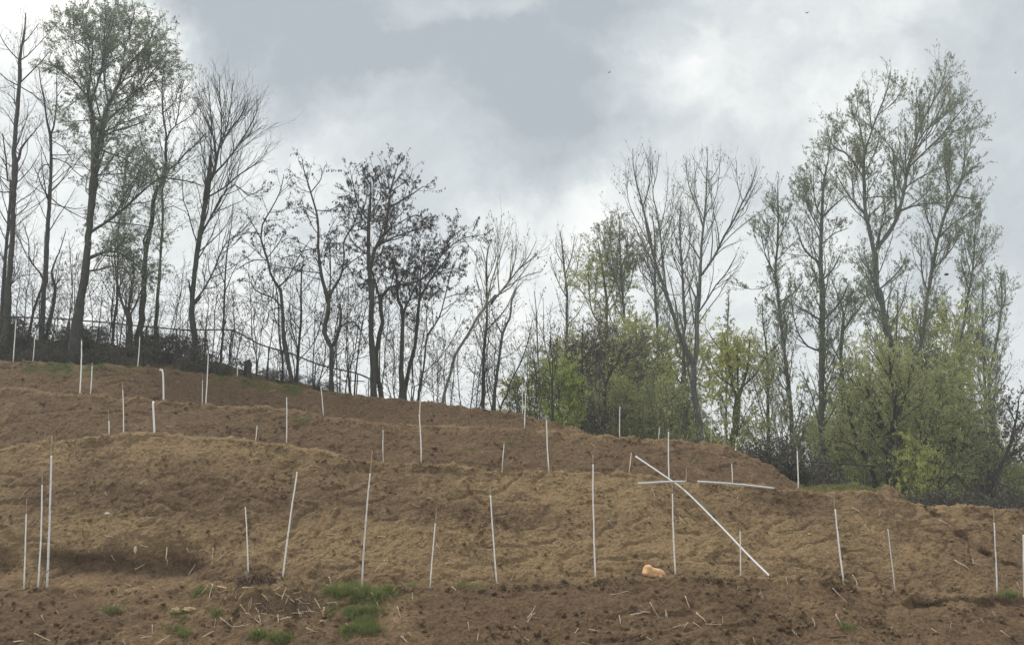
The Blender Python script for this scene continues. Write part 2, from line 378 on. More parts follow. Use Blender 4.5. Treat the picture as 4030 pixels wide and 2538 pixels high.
def mix(f, a, b, mode='MIX'):
    mm = t.nodes.new('ShaderNodeMix'); mm.data_type = 'RGBA'; mm.blend_type = mode
    for s, v in ((0, f), (6, a), (7, b)):
        if hasattr(v, 'links'): t.links.new(v, mm.inputs[s])
        else: mm.inputs[s].default_value = v if s == 0 else (*v, 1)
    return mm.outputs[2]
def mth(op, a, b):
    n = t.nodes.new('ShaderNodeMath'); n.operation = op
    for i, v in enumerate((a, b)):
        if hasattr(v, 'links'): t.links.new(v, n.inputs[i])
        else: n.inputs[i].default_value = v
    return n.outputs[0]
na = noise3(tco.outputs['Object'], 1.6, 8, .68, t); nb = noise3(tco.outputs['Object'], 9, 6, .7, t); nc = noise3(tco.outputs['Object'], 17, 5, .72, t)
dark = rmp(nb.outputs['Fac'], [(.28, (.098, .062, .037)), (.52, (.170, .112, .067)), (.75, (.245, .170, .106))])
red_ = rmp(nb.outputs['Fac'], [(.28, (.100, .064, .038)), (.52, (.178, .118, .070)), (.75, (.255, .178, .113))])
och_ = rmp(nb.outputs['Fac'], [(.25, (.195, .129, .066)), (.5, (.318, .223, .121)), (.75, (.42, .31, .182))])
base = mix(rmp(at('red'), [(.2, (0, 0, 0)), (.9, (1, 1, 1))]), dark, red_)
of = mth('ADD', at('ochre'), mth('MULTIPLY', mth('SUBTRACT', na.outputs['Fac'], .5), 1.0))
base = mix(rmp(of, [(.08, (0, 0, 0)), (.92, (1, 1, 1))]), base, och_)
gcol = rmp(nb.outputs['Fac'], [(.3, (.05, .065, .022)), (.7, (.13, .16, .055))])
gf = mth('ADD', at('grass'), mth('MULTIPLY', mth('SUBTRACT', nb.outputs['Fac'], .5), .9))
base = mix(rmp(gf, [(.35, (0, 0, 0)), (.8, (.8, .8, .8))]), base, gcol)
base = mix(1.0, base, rmp(nc.outputs['Fac'], [(.3, (.66, .63, .61)), (.47, (1.06, 1.06, 1.06)), (.72, (1.32, 1.3, 1.26))]), 'MULTIPLY')
t.links.new(base, p.inputs['Base Color']); p.inputs['Roughness'].default_value = 1; p.inputs['Specular IOR Level'].default_value = .1
bm1 = t.nodes.new('ShaderNodeBump'); bm1.inputs['Strength'].default_value = 1; bm1.inputs['Distance'].default_value = .13; t.links.new(nb.outputs['Fac'], bm1.inputs['Height'])
bm2 = t.nodes.new('ShaderNodeBump'); bm2.inputs['Strength'].default_value = 1; bm2.inputs['Distance'].default_value = .055; t.links.new(nc.outputs['Fac'], bm2.inputs['Height'])
t.links.new(bm1.outputs[0], bm2.inputs['Normal']); t.links.new(bm2.outputs[0], p.inputs['Normal'])
SOIL = m; ground.data.materials.append(m)

# ground lookups
dg = None
def ray(px, py):
    "where the line of sight through a photo pixel meets the ground"
    o_ = Vector((0, 0, EYE)); d = (Vector(U(px, py, 50)) - o_).normalized()
    ok, loc, nn_, _ = ground.ray_cast(o_, d)
    return (loc, nn_) if ok else (None, None)
def gz(x, y):
    ok, loc, nn_, _ = ground.ray_cast(Vector((x, y, 80)), Vector((0, 0, -1)))
    return loc.z if ok else 0.
bpy.context.view_layer.update()

# ------------------------------------------------------------------ trees
CROP = {'A': (0, 0, 1.8964), 'B': (0, 700, 1.8964), 'C': (900, 550, 1.8964), 'D': (900, 1050, 1.8964), 'E': (1900, 500, 1.8964), 'F': (1900, 1100, 1.8964), 'G': (2930, 200, 1.5173), 'H': (2930, 1100, 1.5173), 'Z': (0, 0, 1 / KD)}
def parse(s):
    pts = []; c = 'Z'
    for tok in s.split():
        if tok[0].isalpha(): c = tok[0]; tok = tok[1:]
        v = [float(a) for a in tok.split(',')]; ox, oy, sc = CROP[c]
        pts.append((ox + v[0] / sc, oy + v[1] / sc, (v[2] / sc) if len(v) > 2 else None))
    n = len(pts); ws = [p_[2] for p_ in pts]; known = [i for i in range(n) if ws[i] is not None]
    if not known: known = [0]; ws[0] = None
    if ws[known[0]] is None: w_ = None
    else: w_ = np.interp(np.arange(n), known + ([n] if known[-1] != n - 1 else []), [ws[i] for i in known] + ([ws[known[-1]] * .3] if known[-1] != n - 1 else []))
    return np.array([p_[:2] for p_ in pts]), w_
def catmull(P, step):
    n = len(P)
    if n < 3: 
        k = max(3, int(np.linalg.norm(P[-1, :3] - P[0, :3]) / step) + 1); tt = np.linspace(0, 1, k)[:, None]; return P[0] * (1 - tt) + P[-1] * tt
    Pe = np.vstack([2 * P[0] - P[1], P, 2 * P[-1] - P[-2]]); o_ = []
    for i in range(1, n):
        a, b, c, d = Pe[i - 1:i + 3]; k = max(1, int(np.linalg.norm(c[:3] - b[:3]) / step))
        for t_ in np.arange(k) / k:
            o_.append(.5 * (2 * b + (c - a) * t_ + (2 * a - 5 * b + 4 * c - d) * t_ ** 2 + (3 * b - a - 3 * c + d) * t_ ** 3))
    o_.append(P[-1]); return np.array(o_)
def sample_along(lines, per_m, tmin, r):
    P, T, Rd, Tt, LL = [], [], [], [], []
    for li, (pts, rad) in enumerate(lines):
        seg = np.linalg.norm(np.diff(pts, axis=0), axis=1); cum = np.concatenate([[0], np.cumsum(seg)]); ln = cum[-1]
        t0 = tmin if li == 0 else .12
        n = int(max(1, ln * (1 - t0) * per_m + r.random()))
        tt = (t0 + (1 - t0) * (np.arange(n) + r.random(n)) / n); s = tt * ln
        pp = np.stack([np.interp(s, cum, pts[:, i]) for i in range(3)], 1)
        p2 = np.stack([np.interp(np.minimum(s + .15, ln), cum, pts[:, i]) - np.interp(np.maximum(s - .15, 0), cum, pts[:, i]) for i in range(3)], 1)
        P.append(pp); T.append(p2); Rd.append(np.interp(s, cum, rad)); Tt.append(tt); LL.append(np.full(n, ln))
    T = np.concatenate(T); T /= np.linalg.norm(T, axis=1, keepdims=True) + 1e-9
    return np.concatenate(P), T, np.concatenate(Rd), np.concatenate(Tt), np.concatenate(LL)
def grow(P, T, Rd, Ln, ang, curl, K, wig, r, flat_=0., tip=.35, rmax=None):
    n = len(P)
    rv = r.normal(size=(n, 3)); S_ = rv - (rv * T).sum(1, keepdims=True) * T; S_ /= np.linalg.norm(S_, axis=1, keepdims=True) + 1e-9
    a = ang[0] + (ang[1] - ang[0]) * r.random(n)
    D = T * np.cos(a)[:, None] + S_ * np.sin(a)[:, None]
    out_ = [P]; p_ = P; st = (Ln / (K - 1))[:, None]
    for k in range(1, K):
        c = curl[0] + (curl[1] - curl[0]) * k / K
        D = D + np.array([0, 0, 1.]) * c + r.normal(size=(n, 3)) * wig
        D /= np.linalg.norm(D, axis=1, keepdims=True)
        p_ = p_ + D * st; out_.append(p_)
    PP = np.stack(out_, 1); r0 = Rd * .62
    if rmax is not None: r0 = np.minimum(r0, rmax)
    RR = r0[:, None] * np.linspace(1, tip, K)[None]
    return PP, RR
def sub_sample(PP, RR, per, tmin, r, tp=1.):
    n, K, _ = PP.shape; m_ = per
    cnt = np.floor(m_ + r.random(n)).astype(int) if np.isscalar(m_) else m_
    idx = np.repeat(np.arange(n), cnt); tt = 1 - (1 - tmin) * r.random(len(idx)) ** tp; s = tt * (K - 1); i0 = np.minimum(s.astype(int), K - 2); f = (s - i0)[:, None]
    p_ = PP[idx, i0] * (1 - f) + PP[idx, i0 + 1] * f; T = PP[idx, i0 + 1] - PP[idx, i0]; T /= np.linalg.norm(T, axis=1, keepdims=True) + 1e-9
    return p_, T, RR[idx, i0] * (1 - f[:, 0]) + RR[idx, i0 + 1] * f[:, 0], tt, idx
# style: b1 branches per m of limb, L1 length, ang, curl ; b2 twigs per branch, L2 ; b3 twiglets ; leaves per twig, size, hang
ST = {
 'leafy':  dict(b1=3.4, L1=2.3, a1=(.4, .9), c1=(.10, .05), b2=9, L2=1.0, a2=(.4, 1.0), c2=(.1, -.05), b3=2, L3=.4, lv=23, ls=.085, hang=.35, leaf='grey', bark='dark', tmin=.45, tw=0.009),
 'leafy2': dict(b1=2.8, L1=1.9, a1=(.4, .9), c1=(.12, .05), b2=8, L2=.85, a2=(.4, 1.0), c2=(.12, 0), b3=2, L3=.35, lv=5.5, ls=.095, hang=.35, leaf='grey', bark='dark', tmin=.4, tw=0.009),
 'bare':   dict(b1=2.9, L1=2.1, a1=(.5, 1.1), c1=(.12, .14), b2=6, L2=1.05, a2=(.4, .9), c2=(.12, .14), b3=2, L3=.4, lv=.5, ls=.09, hang=.4, leaf='grey', bark='dark', tmin=.35, tw=0.009),
 'broom':  dict(b1=3.6, L1=2.6, a1=(.35, .85), c1=(.11, .13), b2=6, L2=1.5, a2=(.3, .7), c2=(.10, .16), b3=2, L3=.6, lv=.1, ls=.08, hang=.4, leaf='grey', bark='dark', tmin=.42, tw=.0095),
 'dark':   dict(b1=2.0, L1=1.7, a1=(.5, 1.1), c1=(.08, .0), b2=6, L2=.75, a2=(.5, 1.1), c2=(.05, -.05), b3=2, L3=.3, lv=7, ls=.095, hang=.75, leaf='dark', bark='dark', tmin=.42, tw=.012),
 'darker': dict(b1=2.7, L1=1.9, a1=(.5, 1.1), c1=(.08, .0), b2=7, L2=.8, a2=(.5, 1.1), c2=(.05, -.05), b3=2, L3=.3, lv=19, ls=.085, hang=.75, leaf='dark', bark='dark', tmin=.5, tw=.012),
 'scrub':  dict(b1=2.0, L1=1.4, a1=(.5, 1.1), c1=(.06, .05), b2=5, L2=.7, a2=(.5, 1.1), c2=(.05, .05), b3=1, L3=.3, lv=2.2, ls=.085, hang=.6, leaf='dark', bark='dark', tmin=.15, tw=.010),
 'poplar': dict(b1=1.7, L1=2.9, a1=(.35, .7), c1=(.10, .16), b2=7, L2=1.25, a2=(.3, .6), c2=(.12, .16), b3=2, L3=.4, lv=1.0, ls=.13, hang=.7, leaf='pop', bark='grey', tmin=.3, tw=0.009),
 'popleaf':dict(b1=2.5, L1=2.8, a1=(.35, .75), c1=(.10, .16), b2=11, L2=1.15, a2=(.3, .8), c2=(.10, .12), b3=2, L3=.4, lv=18, ls=.082, hang=.85, leaf='pop', bark='grey', tmin=.25, tw=0.008),
 'willow': dict(b1=2.8, L1=2.6, a1=(.4, 1.0), c1=(.10, -.10), b2=9, L2=1.6, a2=(.5, 1.2), c2=(-.12, -.30), b3=2, L3=.7, lv=26, ls=.105, hang=.8, leaf='willow', bark='green', tmin=.15, tw=.010),
 'olive':  dict(b1=2.7, L1=2.5, a1=(.4, 1.0), c1=(.12, .02), b2=8, L2=1.3, a2=(.4, 1.1), c2=(.05, -.12), b3=2, L3=.5, lv=23, ls=.10, hang=.6, leaf='olive', bark='green', tmin=.12, tw=.011),
 'sapo':   dict(b1=1.8, L1=1.8, a1=(.35, .8), c1=(.12, .08), b2=5, L2=.9, a2=(.4, .9), c2=(.08, .0), b3=2, L3=.4, lv=3.0, ls=.11, hang=.6, leaf='olive', bark='grey', tmin=.12, tw=.009),
 'fresh':  dict(b1=2.6, L1=1.8, a1=(.4, 1.1), c1=(.10, .02), b2=8, L2=1.0, a2=(.4, 1.1), c2=(.05, -.05), b3=2, L3=.4, lv=18, ls=.14, hang=.5, leaf='fresh', bark='green', tmin=.08, tw=.010),
 'brown':  dict(b1=2.8, L1=2.2, a1=(.4, 1.1), c1=(.10, .05), b2=9, L2=1.1, a2=(.4, 1.1), c2=(.06, .0), b3=3, L3=.45, lv=9, ls=.13, hang=.5, leaf='brown', bark='dark', tmin=.12, tw=.012),
 'bush':   dict(b1=4.5, L1=1.1, a1=(.5, 1.3), c1=(.05, -.05), b2=8, L2=.6, a2=(.5, 1.3), c2=(.0, -.05), b3=2, L3=.3, lv=7, ls=.10, hang=.3, leaf='brush', bark='dark', tmin=.02, tw=.009),
}
NT = [0]
def tree_geo(lines, st, seed, dens=1., scl_=1., bark=None, leaf=None, stubs=()):
    r = np.random.default_rng(seed); s = ST[st]
    trunk = MB()
    for li, (pts, rad) in enumerate(lines):
        rr = rad * (1 + .06 * r.normal(size=len(rad)))
        pj = pts + r.normal(size=pts.shape) * (rad * .10)[:, None]
        trunk.tubes(pj[None], rr[None], 9 if rad.max() > .08 else 6, 0)
    crown = MB()
    src = [l for i, l in enumerate(lines) if i not in stubs]
    P, T, Rd, tt, LL = sample_along(src, s['b1'] * dens, s['tmin'], r)
    Ln = s['L1'] * scl_ * (.45 + .9 * r.random(len(P))) * np.clip(1.35 - 1.0 * tt ** 2, .3, 1.25) * np.clip(LL / 3.5, .45, 1)
    Ln = np.minimum(Ln, (1 - tt) * LL * .75 + .3 * scl_)
    B1, R1 = grow(P, T, Rd, Ln, s['a1'], s['c1'], 7, .10, r, rmax=np.maximum(.010, Ln * .012))
    R1 = np.maximum(R1, s['tw'] * .8)
    crown.tubes(B1, R1, 4, 0, False)
    tips = [(l[0][-4:][None, [0, -1]] if len(l[0]) > 4 else l[0][None, [0, -1]]) for l in src]
    cnt = np.maximum(1, (s['b2'] * (Ln / s['L1']) * (.6 + .8 * r.random(len(Ln))))).astype(int)
    P, T, Rd, tt, ix = sub_sample(B1, R1, cnt, .15, r)
    L2 = s['L2'] * scl_ * (.4 + .9 * r.random(len(P))) * np.clip(.35 + .65 * Ln[ix] / s['L1'], .4, 1)
    B2, R2 = grow(P, T, Rd, L2, s['a2'], s['c2'], 5, .11, r, rmax=s['tw'] * .8)
    R2 = np.maximum(R2, s['tw'] * .5)
    crown.tubes(B2, R2, 3, 0, False)
    P, T, Rd, tt, ix = sub_sample(B2, R2, s['b3'], .3, r)
    L3 = s['L3'] * scl_ * (.4 + .9 * r.random(len(P)))
    B3, R3 = grow(P, T, Rd, L3, (.3, .9), s['c2'], 3, .1, r, rmax=s['tw'] * .5)
    R3 = np.maximum(R3, s['tw'] * .36)
    crown.tubes(B3, R3, 3, 0, False)
    if s['lv'] > 0:
        lp, ld = [], []
        # leaf clusters: whole branches carry more or fewer leaves so that light and dark clumps form
        for BB, fr in ((B2, 1.), (B3, .55)):
            cl = np.clip(fbm(BB[:, -1] + seed * 3.1, .55, 2) * 1.9 + .95, .12, 2.)
            c_ = np.floor(s['lv'] * fr * cl + r.random(len(BB))).astype(int)
            p_, T_, _, _, _ = sub_sample(BB, np.zeros(BB.shape[:2]), c_, .2, r, 1.7); lp.append(p_); ld.append(T_)
        lp = np.concatenate(lp); ld = np.concatenate(ld); n = len(lp)
        d = ld * .5 + r.normal(size=(n, 3)) * .5; d = d * (1 - s['hang']) + np.array([0, 0, -1.]) * s['hang'] + r.normal(size=(n, 3)) * .12
        d /= np.linalg.norm(d, axis=1, keepdims=True)
        ls = s['ls'] * (.55 + .8 * r.random(n)); crown.leaves(lp + r.normal(size=(n, 3)) * .03, d, ls, ls * (.17 + .12 * r.random(n)), 1)
    return trunk, crown
def traced(name, Y, st, limbs, label, cat='tree', group=None, dens=1., scl_=1., bark=None, leaf=None, seed=None, stubs=(), dtrunk=0.):
    NT[0] += 1; seed = seed or 100 + NT[0]; r = np.random.default_rng(seed)
    lines = []; p2, yy = [], []
    for li, s in enumerate(limbs.strip().split('|')):
        px, wd = parse(s.strip())
        if li == 0:
            cl = np.concatenate([[0], np.cumsum(np.linalg.norm(np.diff(px, axis=0), axis=1))]) / (F / Y)
            Yd = Y + dtrunk * cl
        else:
            allp = np.concatenate(p2); ally = np.concatenate(yy); allw = np.concatenate(ww); j = np.argmin(((allp - px[0]) ** 2).sum(1))
            px[0] = allp[j]; cl = np.concatenate([[0], np.cumsum(np.linalg.norm(np.diff(px, axis=0), axis=1))]) / (F / Y)
            Yd = ally[j] + cl * r.uniform(-.55, .55)
            if wd is None: wd = np.linspace(min(allw[j] * .6, 14), 3.5, len(px))
            wd = np.minimum(wd, allw[j] * .95)
        if wd is None: wd = np.linspace(10, 4, len(px))
        P3 = UA(px[:, 0], px[:, 1], Yd); rad = wd / 2 * Yd / F
        if li == 0:
            zg = gz(P3[0, 0], P3[0, 1]); base = P3[0].copy(); base[2] = min(zg - .2, P3[0, 2] - .15)
            P3 = np.vstack([base, P3]); rad = np.concatenate([[rad[0] * 1.15], rad]); px = np.vstack([px[:1], px]); Yd = np.concatenate([Yd[:1], Yd]); wd = np.concatenate([wd[:1], wd]); org = base + np.array([0, 0, .2])
        C4 = catmull(np.column_stack([P3, rad]), .35)
        lines.append((C4[:, :3], np.maximum(C4[:, 3], .008)))
        # dense 2d samples for snapping
        t_ = np.linspace(0, len(px) - 1, len(px) * 8); ar = np.arange(len(px))
        pp = np.column_stack([np.interp(t_, ar, px[:, 0]), np.interp(t_, ar, px[:, 1])])
        if li == 0: p2, yy, ww = [pp], [np.interp(t_, ar, Yd)], [np.interp(t_, ar, wd)]
        else: p2.append(pp); yy.append(np.interp(t_, ar, Yd)); ww.append(np.interp(t_, ar, wd))
    tr, cr_ = tree_geo(lines, st, seed, dens, scl_, stubs=stubs)
    e = empty(name, tuple(org)); tag(e, label, cat, group)
    b = BARK[bark or ST[st]['bark']]; lf = LEAF[leaf or ST[st]['leaf']]
    tr.build('trunk', [b], e); cr_.build('crown', [b, lf], e, smooth=False)
    return e
def proto(name, st, h, nst, seed, spread=.25, r0=.05, label=None, cat='tree', group=None, bark=None, leaf=None, dens=1., scl_=1.):
    "an upright tree grown from scratch at the origin"
    r = np.random.default_rng(seed); lines = []
    for k in range(nst):
        a = r.uniform(0, 6.28); hh = h * r.uniform(.7, 1); n = 7; z = np.linspace(0, hh, n); sp_ = spread * r.uniform(.3, 1) * (0 if nst == 1 and k == 0 else 1)
        b = .12 * (k > 0)
        x = b * math.cos(a) + math.cos(a) * sp_ * z * .5 + np.cumsum(r.normal(size=n)) * h * .012; y = b * math.sin(a) + math.sin(a) * sp_ * z * .5 + np.cumsum(r.normal(size=n)) * h * .012
        rr = r0 * r.uniform(.6, 1) * np.linspace(1, .18, n)
        C4 = catmull(np.column_stack([x, y, z - .15, rr]), .4); lines.append((C4[:, :3], np.maximum(C4[:, 3], .008)))
        for _ in range(int(h / 3.2)):
            i = r.integers(len(C4) // 4, len(C4) - 2); a2 = r.uniform(0, 6.28); ln = (h - C4[i, 2]) * r.uniform(.35, .7); kk_ = np.linspace(0, 1, 5)
            lx = C4[i, 0] + math.cos(a2) * ln * .5 * kk_ ** .8; ly = C4[i, 1] + math.sin(a2) * ln * .5 * kk_ ** .8; lz = C4[i, 2] + ln * .9 * kk_ ** 1.2
            D4 = catmull(np.column_stack([lx, ly, lz, C4[i, 3] * .6 * np.linspace(1, .25, 5)]), .4); lines.append((D4[:, :3], np.maximum(D4[:, 3], .007)))
    tr, cr_ = tree_geo(lines, st, seed, dens, scl_)
    e = empty(name, (0, 0, 0)); tag(e, label, cat, group)
    b = BARK[bark or ST[st]['bark']]; lf = LEAF[leaf or ST[st]['leaf']]
    tr.build('trunk', [b], e); cr_.build('crown', [b, lf], e, smooth=False); e['_u'] = 0
    return e
def put(pr, x, y, rz, sc, label=None, group=None):
    if pr['_u'] == 0: e = pr; pr['_u'] = 1
    else:
        e = pr.copy(); COL.objects.link(e)
        for ch in pr.children:
            c = ch.copy(); COL.objects.link(c); c.parent = e
        e['_u'] = 1
    e.location = (x, y, gz(x, y) - .05); e.rotation_euler = (0, 0, rz); e.scale = (sc, sc, sc * random.uniform(.9, 1.12))
    if label: e['label'] = label
    if group: e['group'] = group
    return e
#@@TREES
LG = 'trees behind the top terrace on the left'
traced('bare_tree', 51, 'bare', """B40,1230,62 50,1150,60 65,800,45 90,500,42 95,300,38 105,100,36 A95,1500,40 112,1250,46 105,1150,38 120,950,34 132,800,32 145,640,30 148,460,26 165,330,20 185,220,14 192,100,8
|A118,1230,26 140,1180,24 155,1110,20 200,1050,13 260,980,9 330,900,5
|A145,620,14 210,560,11 300,470,9 380,370,5
|A145,640,12 60,600,10 -10,540,6
|A148,460,12 90,400,10 30,320,8 -10,240,5
|A150,450,10 200,420,9 290,330,7 360,250,5
|A150,640,9 240,700,8 330,780,7 400,860,4
|A165,330,9 230,260,7 290,180,5 | A120,950,9 60,860,7 10,800,5 | A132,800,9 80,720,7 20,680,4 | B70,800,9 160,730,7 240,720,5 300,710,4""",
 'tall dark-trunked tree at the left edge with a few bare curved limbs', group=LG)
traced('bare_tree', 53, 'bare', "B8,1160,34 22,900,30 40,600,26 62,350,24 75,180,20 80,20,16 A60,1350,14 40,1150,12 20,1000,8 |A50,1250,8 10,1180,6 -40,1140,4",
 'thinner dark tree leaning just left of the leftmost tall tree', group=LG)
traced('bare_tree', 52, 'bare', """B308,1210,46 325,900,38 345,650,36 352,450,34 367,230,30 373,60,27 A368,1517,28 380,1300,24 380,1100,22 378,1015,26 350,900,16 330,750,12 300,600,9 290,500,6
|A380,1010,18 400,950,14 415,850,12 425,720,10 420,560,5 |A385,1190,10 440,1190,9 500,1220,8 560,1280,7 640,1340,4
|A380,1220,10 330,1230,9 295,1270,8 270,1370,5 |A385,1160,8 480,1158,7 570,1150,5 |B350,160,12 310,60,10 280,-30,7 240,-100,4 |A430,720,7 480,650,5 520,590,4 |A395,1040,9 470,1100,7 530,1180,5
|B350,780,18 300,710,14 240,640,12 215,580,10 215,480,8 170,330,5""",
 'slender dark tree with looping bare branches, second tall trunk from the left edge', group=LG)
traced('bare_tree', 52.5, 'scrub', "B340,1200,26 390,1000,24 412,820,20 385,700,16 440,560,9 490,400,6 |B412,800,10 450,760,8 520,760,5", 'short forked stem right of the second tall trunk at the rail fence', group=LG)
traced('bare_tree', 52.8, 'scrub', "B215,1200,24 250,1000,20 300,850,16 330,760,12 350,600,8", 'small leaning stem left of the second tall trunk at the rail fence', group=LG)
traced('leafy_tree', 50, 'leafy', """B562,1230,100 590,950,72 632,750,62 655,500,52 680,200,56 705,0,60 A688,1480,60 702,1300,60 712,1190,62 695,1000,46 690,850,36 655,720,26 665,640,22 680,500,18 690,350,12 640,200,8 600,80,5
|A716,1180,46 745,1080,44 765,950,40 800,800,36 830,750,30 880,640,28 920,530,24 970,470,22 1060,380,16 1120,300,11 1160,180,6
|A655,730,16 600,660,14 520,570,11 430,510,8 360,460,5
|A700,790,18 720,650,16 760,500,14 770,400,12 780,250,10 790,60,5
|A800,770,16 785,650,13 775,500,11 800,300,9 850,150,7 870,-10,5
|A770,940,16 850,860,14 950,760,12 1060,640,9 1150,520,7 1270,380,4
|A775,1030,16 850,980,14 960,950,11 1100,900,6
|A745,1120,16 830,1150,13 920,1180,11 1000,1230,9 1110,1262,5
|B692,410,24 780,340,22 890,260,20 1000,160,18 1100,70,15 1200,0,11 A1300,1310,6
|B682,620,30 730,570,26 800,545,20 880,555,16 960,600,13 1050,690,9 1090,780,6
|B680,715,16 740,685,14 830,660,12 930,680,9 1010,730,5
|A880,640,12 930,600,9 1040,540,7 1180,470,5 |A640,700,9 560,760,7 480,820,5 |A660,900,8 580,905,7 500,908,4
|A920,540,12 930,400,9 980,200,7 1010,60,5 |A690,450,9 620,350,8 520,280,7 450,150,5 |A660,650,10 590,500,8 560,300,6 540,120,4 |A1060,380,8 1150,340,7 1280,200,4 |A700,1300,9 640,1250,8 580,1180,4 |A738,1310,9 850,1300,8 980,1290,5""",
 'largest tree on the left, thick dark forked trunk and a full crown of pale leaves', group=LG, dens=1.25)
traced('leafy_tree', 52, 'leafy2', """B1030,1290,64 1060,1000,46 1078,750,40 1088,550,38 1130,350,34 1150,150,32 1180,60,28 A1190,1400,28 1230,1290,26 1240,1200,24 1235,1100,18 1240,1000,16 1215,850,13 1210,700,11 1217,550,7 1240,440,4
|A1235,1280,18 1300,1240,16 1380,1150,14 1450,1090,11 1540,990,6 |A1240,1060,14 1270,980,12 1310,940,11 1330,850,9 1350,700,7 1375,590,4
|A1190,1385,14 1150,1250,12 1100,1170,11 1060,1080,9 1035,970,5 |A1230,1340,13 1330,1340,11 1430,1360,9 1540,1400,5
|A1215,850,9 1290,780,7 1340,650,5 |A1210,700,8 1150,600,6 1110,500,4 |B1085,550,26 1070,470,18 1110,380,10 1170,325,6 |A1455,1090,8 1520,1050,6 1600,960,4 |A1310,940,8 1420,870,6 1500,760,4 |A1350,700,6 1400,640,5 1440,560,3""",
 'curving dark tree with sparse pale leaves between the largest tree and the broken-topped tree', group=LG)
traced('leafy_tree', 54, 'leafy2', "B1160,1270,36 1165,1080,30 1180,850,24 1195,650,20 1215,300,17 1210,80,15 A1210,1517,15 1215,1400,12 1250,1260,9 1300,1100,6 |B1205,240,8 1290,210,7 1380,250,5 1440,330,3 |A1215,1400,6 1150,1320,5 1100,1240,4",
 'thin green-tinged upright trunk standing right behind the curving dark tree', group=LG, bark='green')
traced('pollard_tree', 51.5, 'leafy2', """B970,1275,38 970,1090,42 960,1030,46 920,960,20 882,830,18 865,700,14 855,560,9 870,400,5
|B975,1010,24 985,800,18 1000,740,14 990,600,9 |B985,1040,18 1010,950,14 1050,850,10 1090,760,6 |B960,1020,12 930,900,8 900,860,6 |B885,840,8 940,700,6 960,600,4 |B1000,740,8 970,560,6 980,420,4""",
 'pollarded trunk with a knobbly head splitting into several stems', group=LG)
traced('leafy_tree', 54, 'leafy2', "B840,1230,24 852,1060,20 872,930,16 880,600,14 880,400,12 915,200,11 930,0,10 A940,1350,9 935,1200,8 960,1080,5 |B880,560,8 940,400,6 980,200,5 |A940,1340,6 900,1250,5 880,1120,3",
 'very thin leafy tree standing between the largest tree and the pollard', group=LG)
traced('broken_top_tree', 51, 'broom', """B1440,1400,48 1452,1200,44 1430,1010,44 1440,830,38 1460,650,38 1490,450,40 1522,250,40 1545,80,42 A1530,1500,48 1548,1400,46 1563,1300,36 1570,1162,24
|A1560,1380,30 1590,1310,28 1615,1200,22 1640,1080,16 1690,960,12 1720,800,9 1740,620,5
|A1612,1220,16 1600,1080,13 1580,950,11 1568,800,9 1555,640,5 |A1620,1200,16 1645,1050,12 1655,900,10 1640,700,8 1640,560,5
|A1635,1120,14 1700,1000,11 1790,880,9 1850,740,6 |A1600,1310,18 1700,1190,14 1800,1050,11 1890,900,8 1930,780,5 |A1545,1480,16 1660,1410,13 1780,1310,11 1900,1230,8 2000,1130,4
|B1512,430,18 1570,300,15 1650,150,13 1750,50,10 A1860,1460,8 1980,1390,4 |B1470,950,16 1530,820,14 1600,680,12 1680,500,10 1800,400,8 1900,290,5 |A1560,1300,9 1510,1150,8 1490,950,6 1500,800,4 |A1780,1070,8 1880,1000,7 1960,940,4
|B1440,900,24 1415,820,18 1410,760,8 |B1465,960,20 1485,900,26 1505,880,10""",
 'bare broom-shaped tree with a snapped-off top, rightmost of the tall left trees', group=LG)
traced('slim_tree', 52, 'scrub', "B1650,1335,20 1668,1100,17 1675,880,15 1690,600,12 1720,400,8 1740,260,4 |B1675,860,8 1740,700,6 1800,600,4 |B1680,800,6 1640,680,5 1600,560,4", 'very slim dark tree just right of the broken-topped tree', group=LG)
MG = 'dark trees on the middle of the crest'
traced('locust_tree', 50, 'dark', """D475,885,38 440,700,34 410,520,30 400,300,26 385,160,24 C380,1110,24 310,1000,20 290,900,18 240,740,15 250,640,12 310,530,10 380,400,8 412,260,5
|C385,1090,14 450,1020,11 520,880,9 600,760,5 |C375,1250,14 330,1180,12 250,1150,10 195,1120,9 160,1060,8 80,1050,4 |C240,740,10 190,650,8 140,560,6 80,520,4 |C290,900,9 180,900,8 60,970,5 |C300,880,8 380,760,7 440,640,4
|D400,300,10 300,330,8 290,420,5 |C245,700,9 150,690,7 60,720,4 |C380,400,6 440,350,5 480,290,3 |C310,540,7 380,540,5 440,500,3""",
 'leaning dark tree with drooping dry leaves, leftmost on the middle crest', group=MG)
traced('locust_tree', 51, 'scrub', "D402,805,18 402,690,16 375,500,13 372,300,11 340,100,8 C330,1180,7 270,1250,4 |D402,690,12 415,560,8 440,420,6", 'thin dark stem left of the leaning dark tree on the crest', group=MG)
traced('locust_tree', 52, 'scrub', "D510,835,22 522,600,20 540,400,18 540,200,15 545,0,13 C545,1000,11 560,860,6 |D535,460,9 480,400,7 440,300,5 |D520,620,10 470,450,8 450,250,6 |C545,1150,7 620,1050,6 680,960,4 |D525,700,9 640,560,8 690,400,7 730,250,5",
 'thin straight dark tree between the leaning tree and the zigzag tree', group=MG)
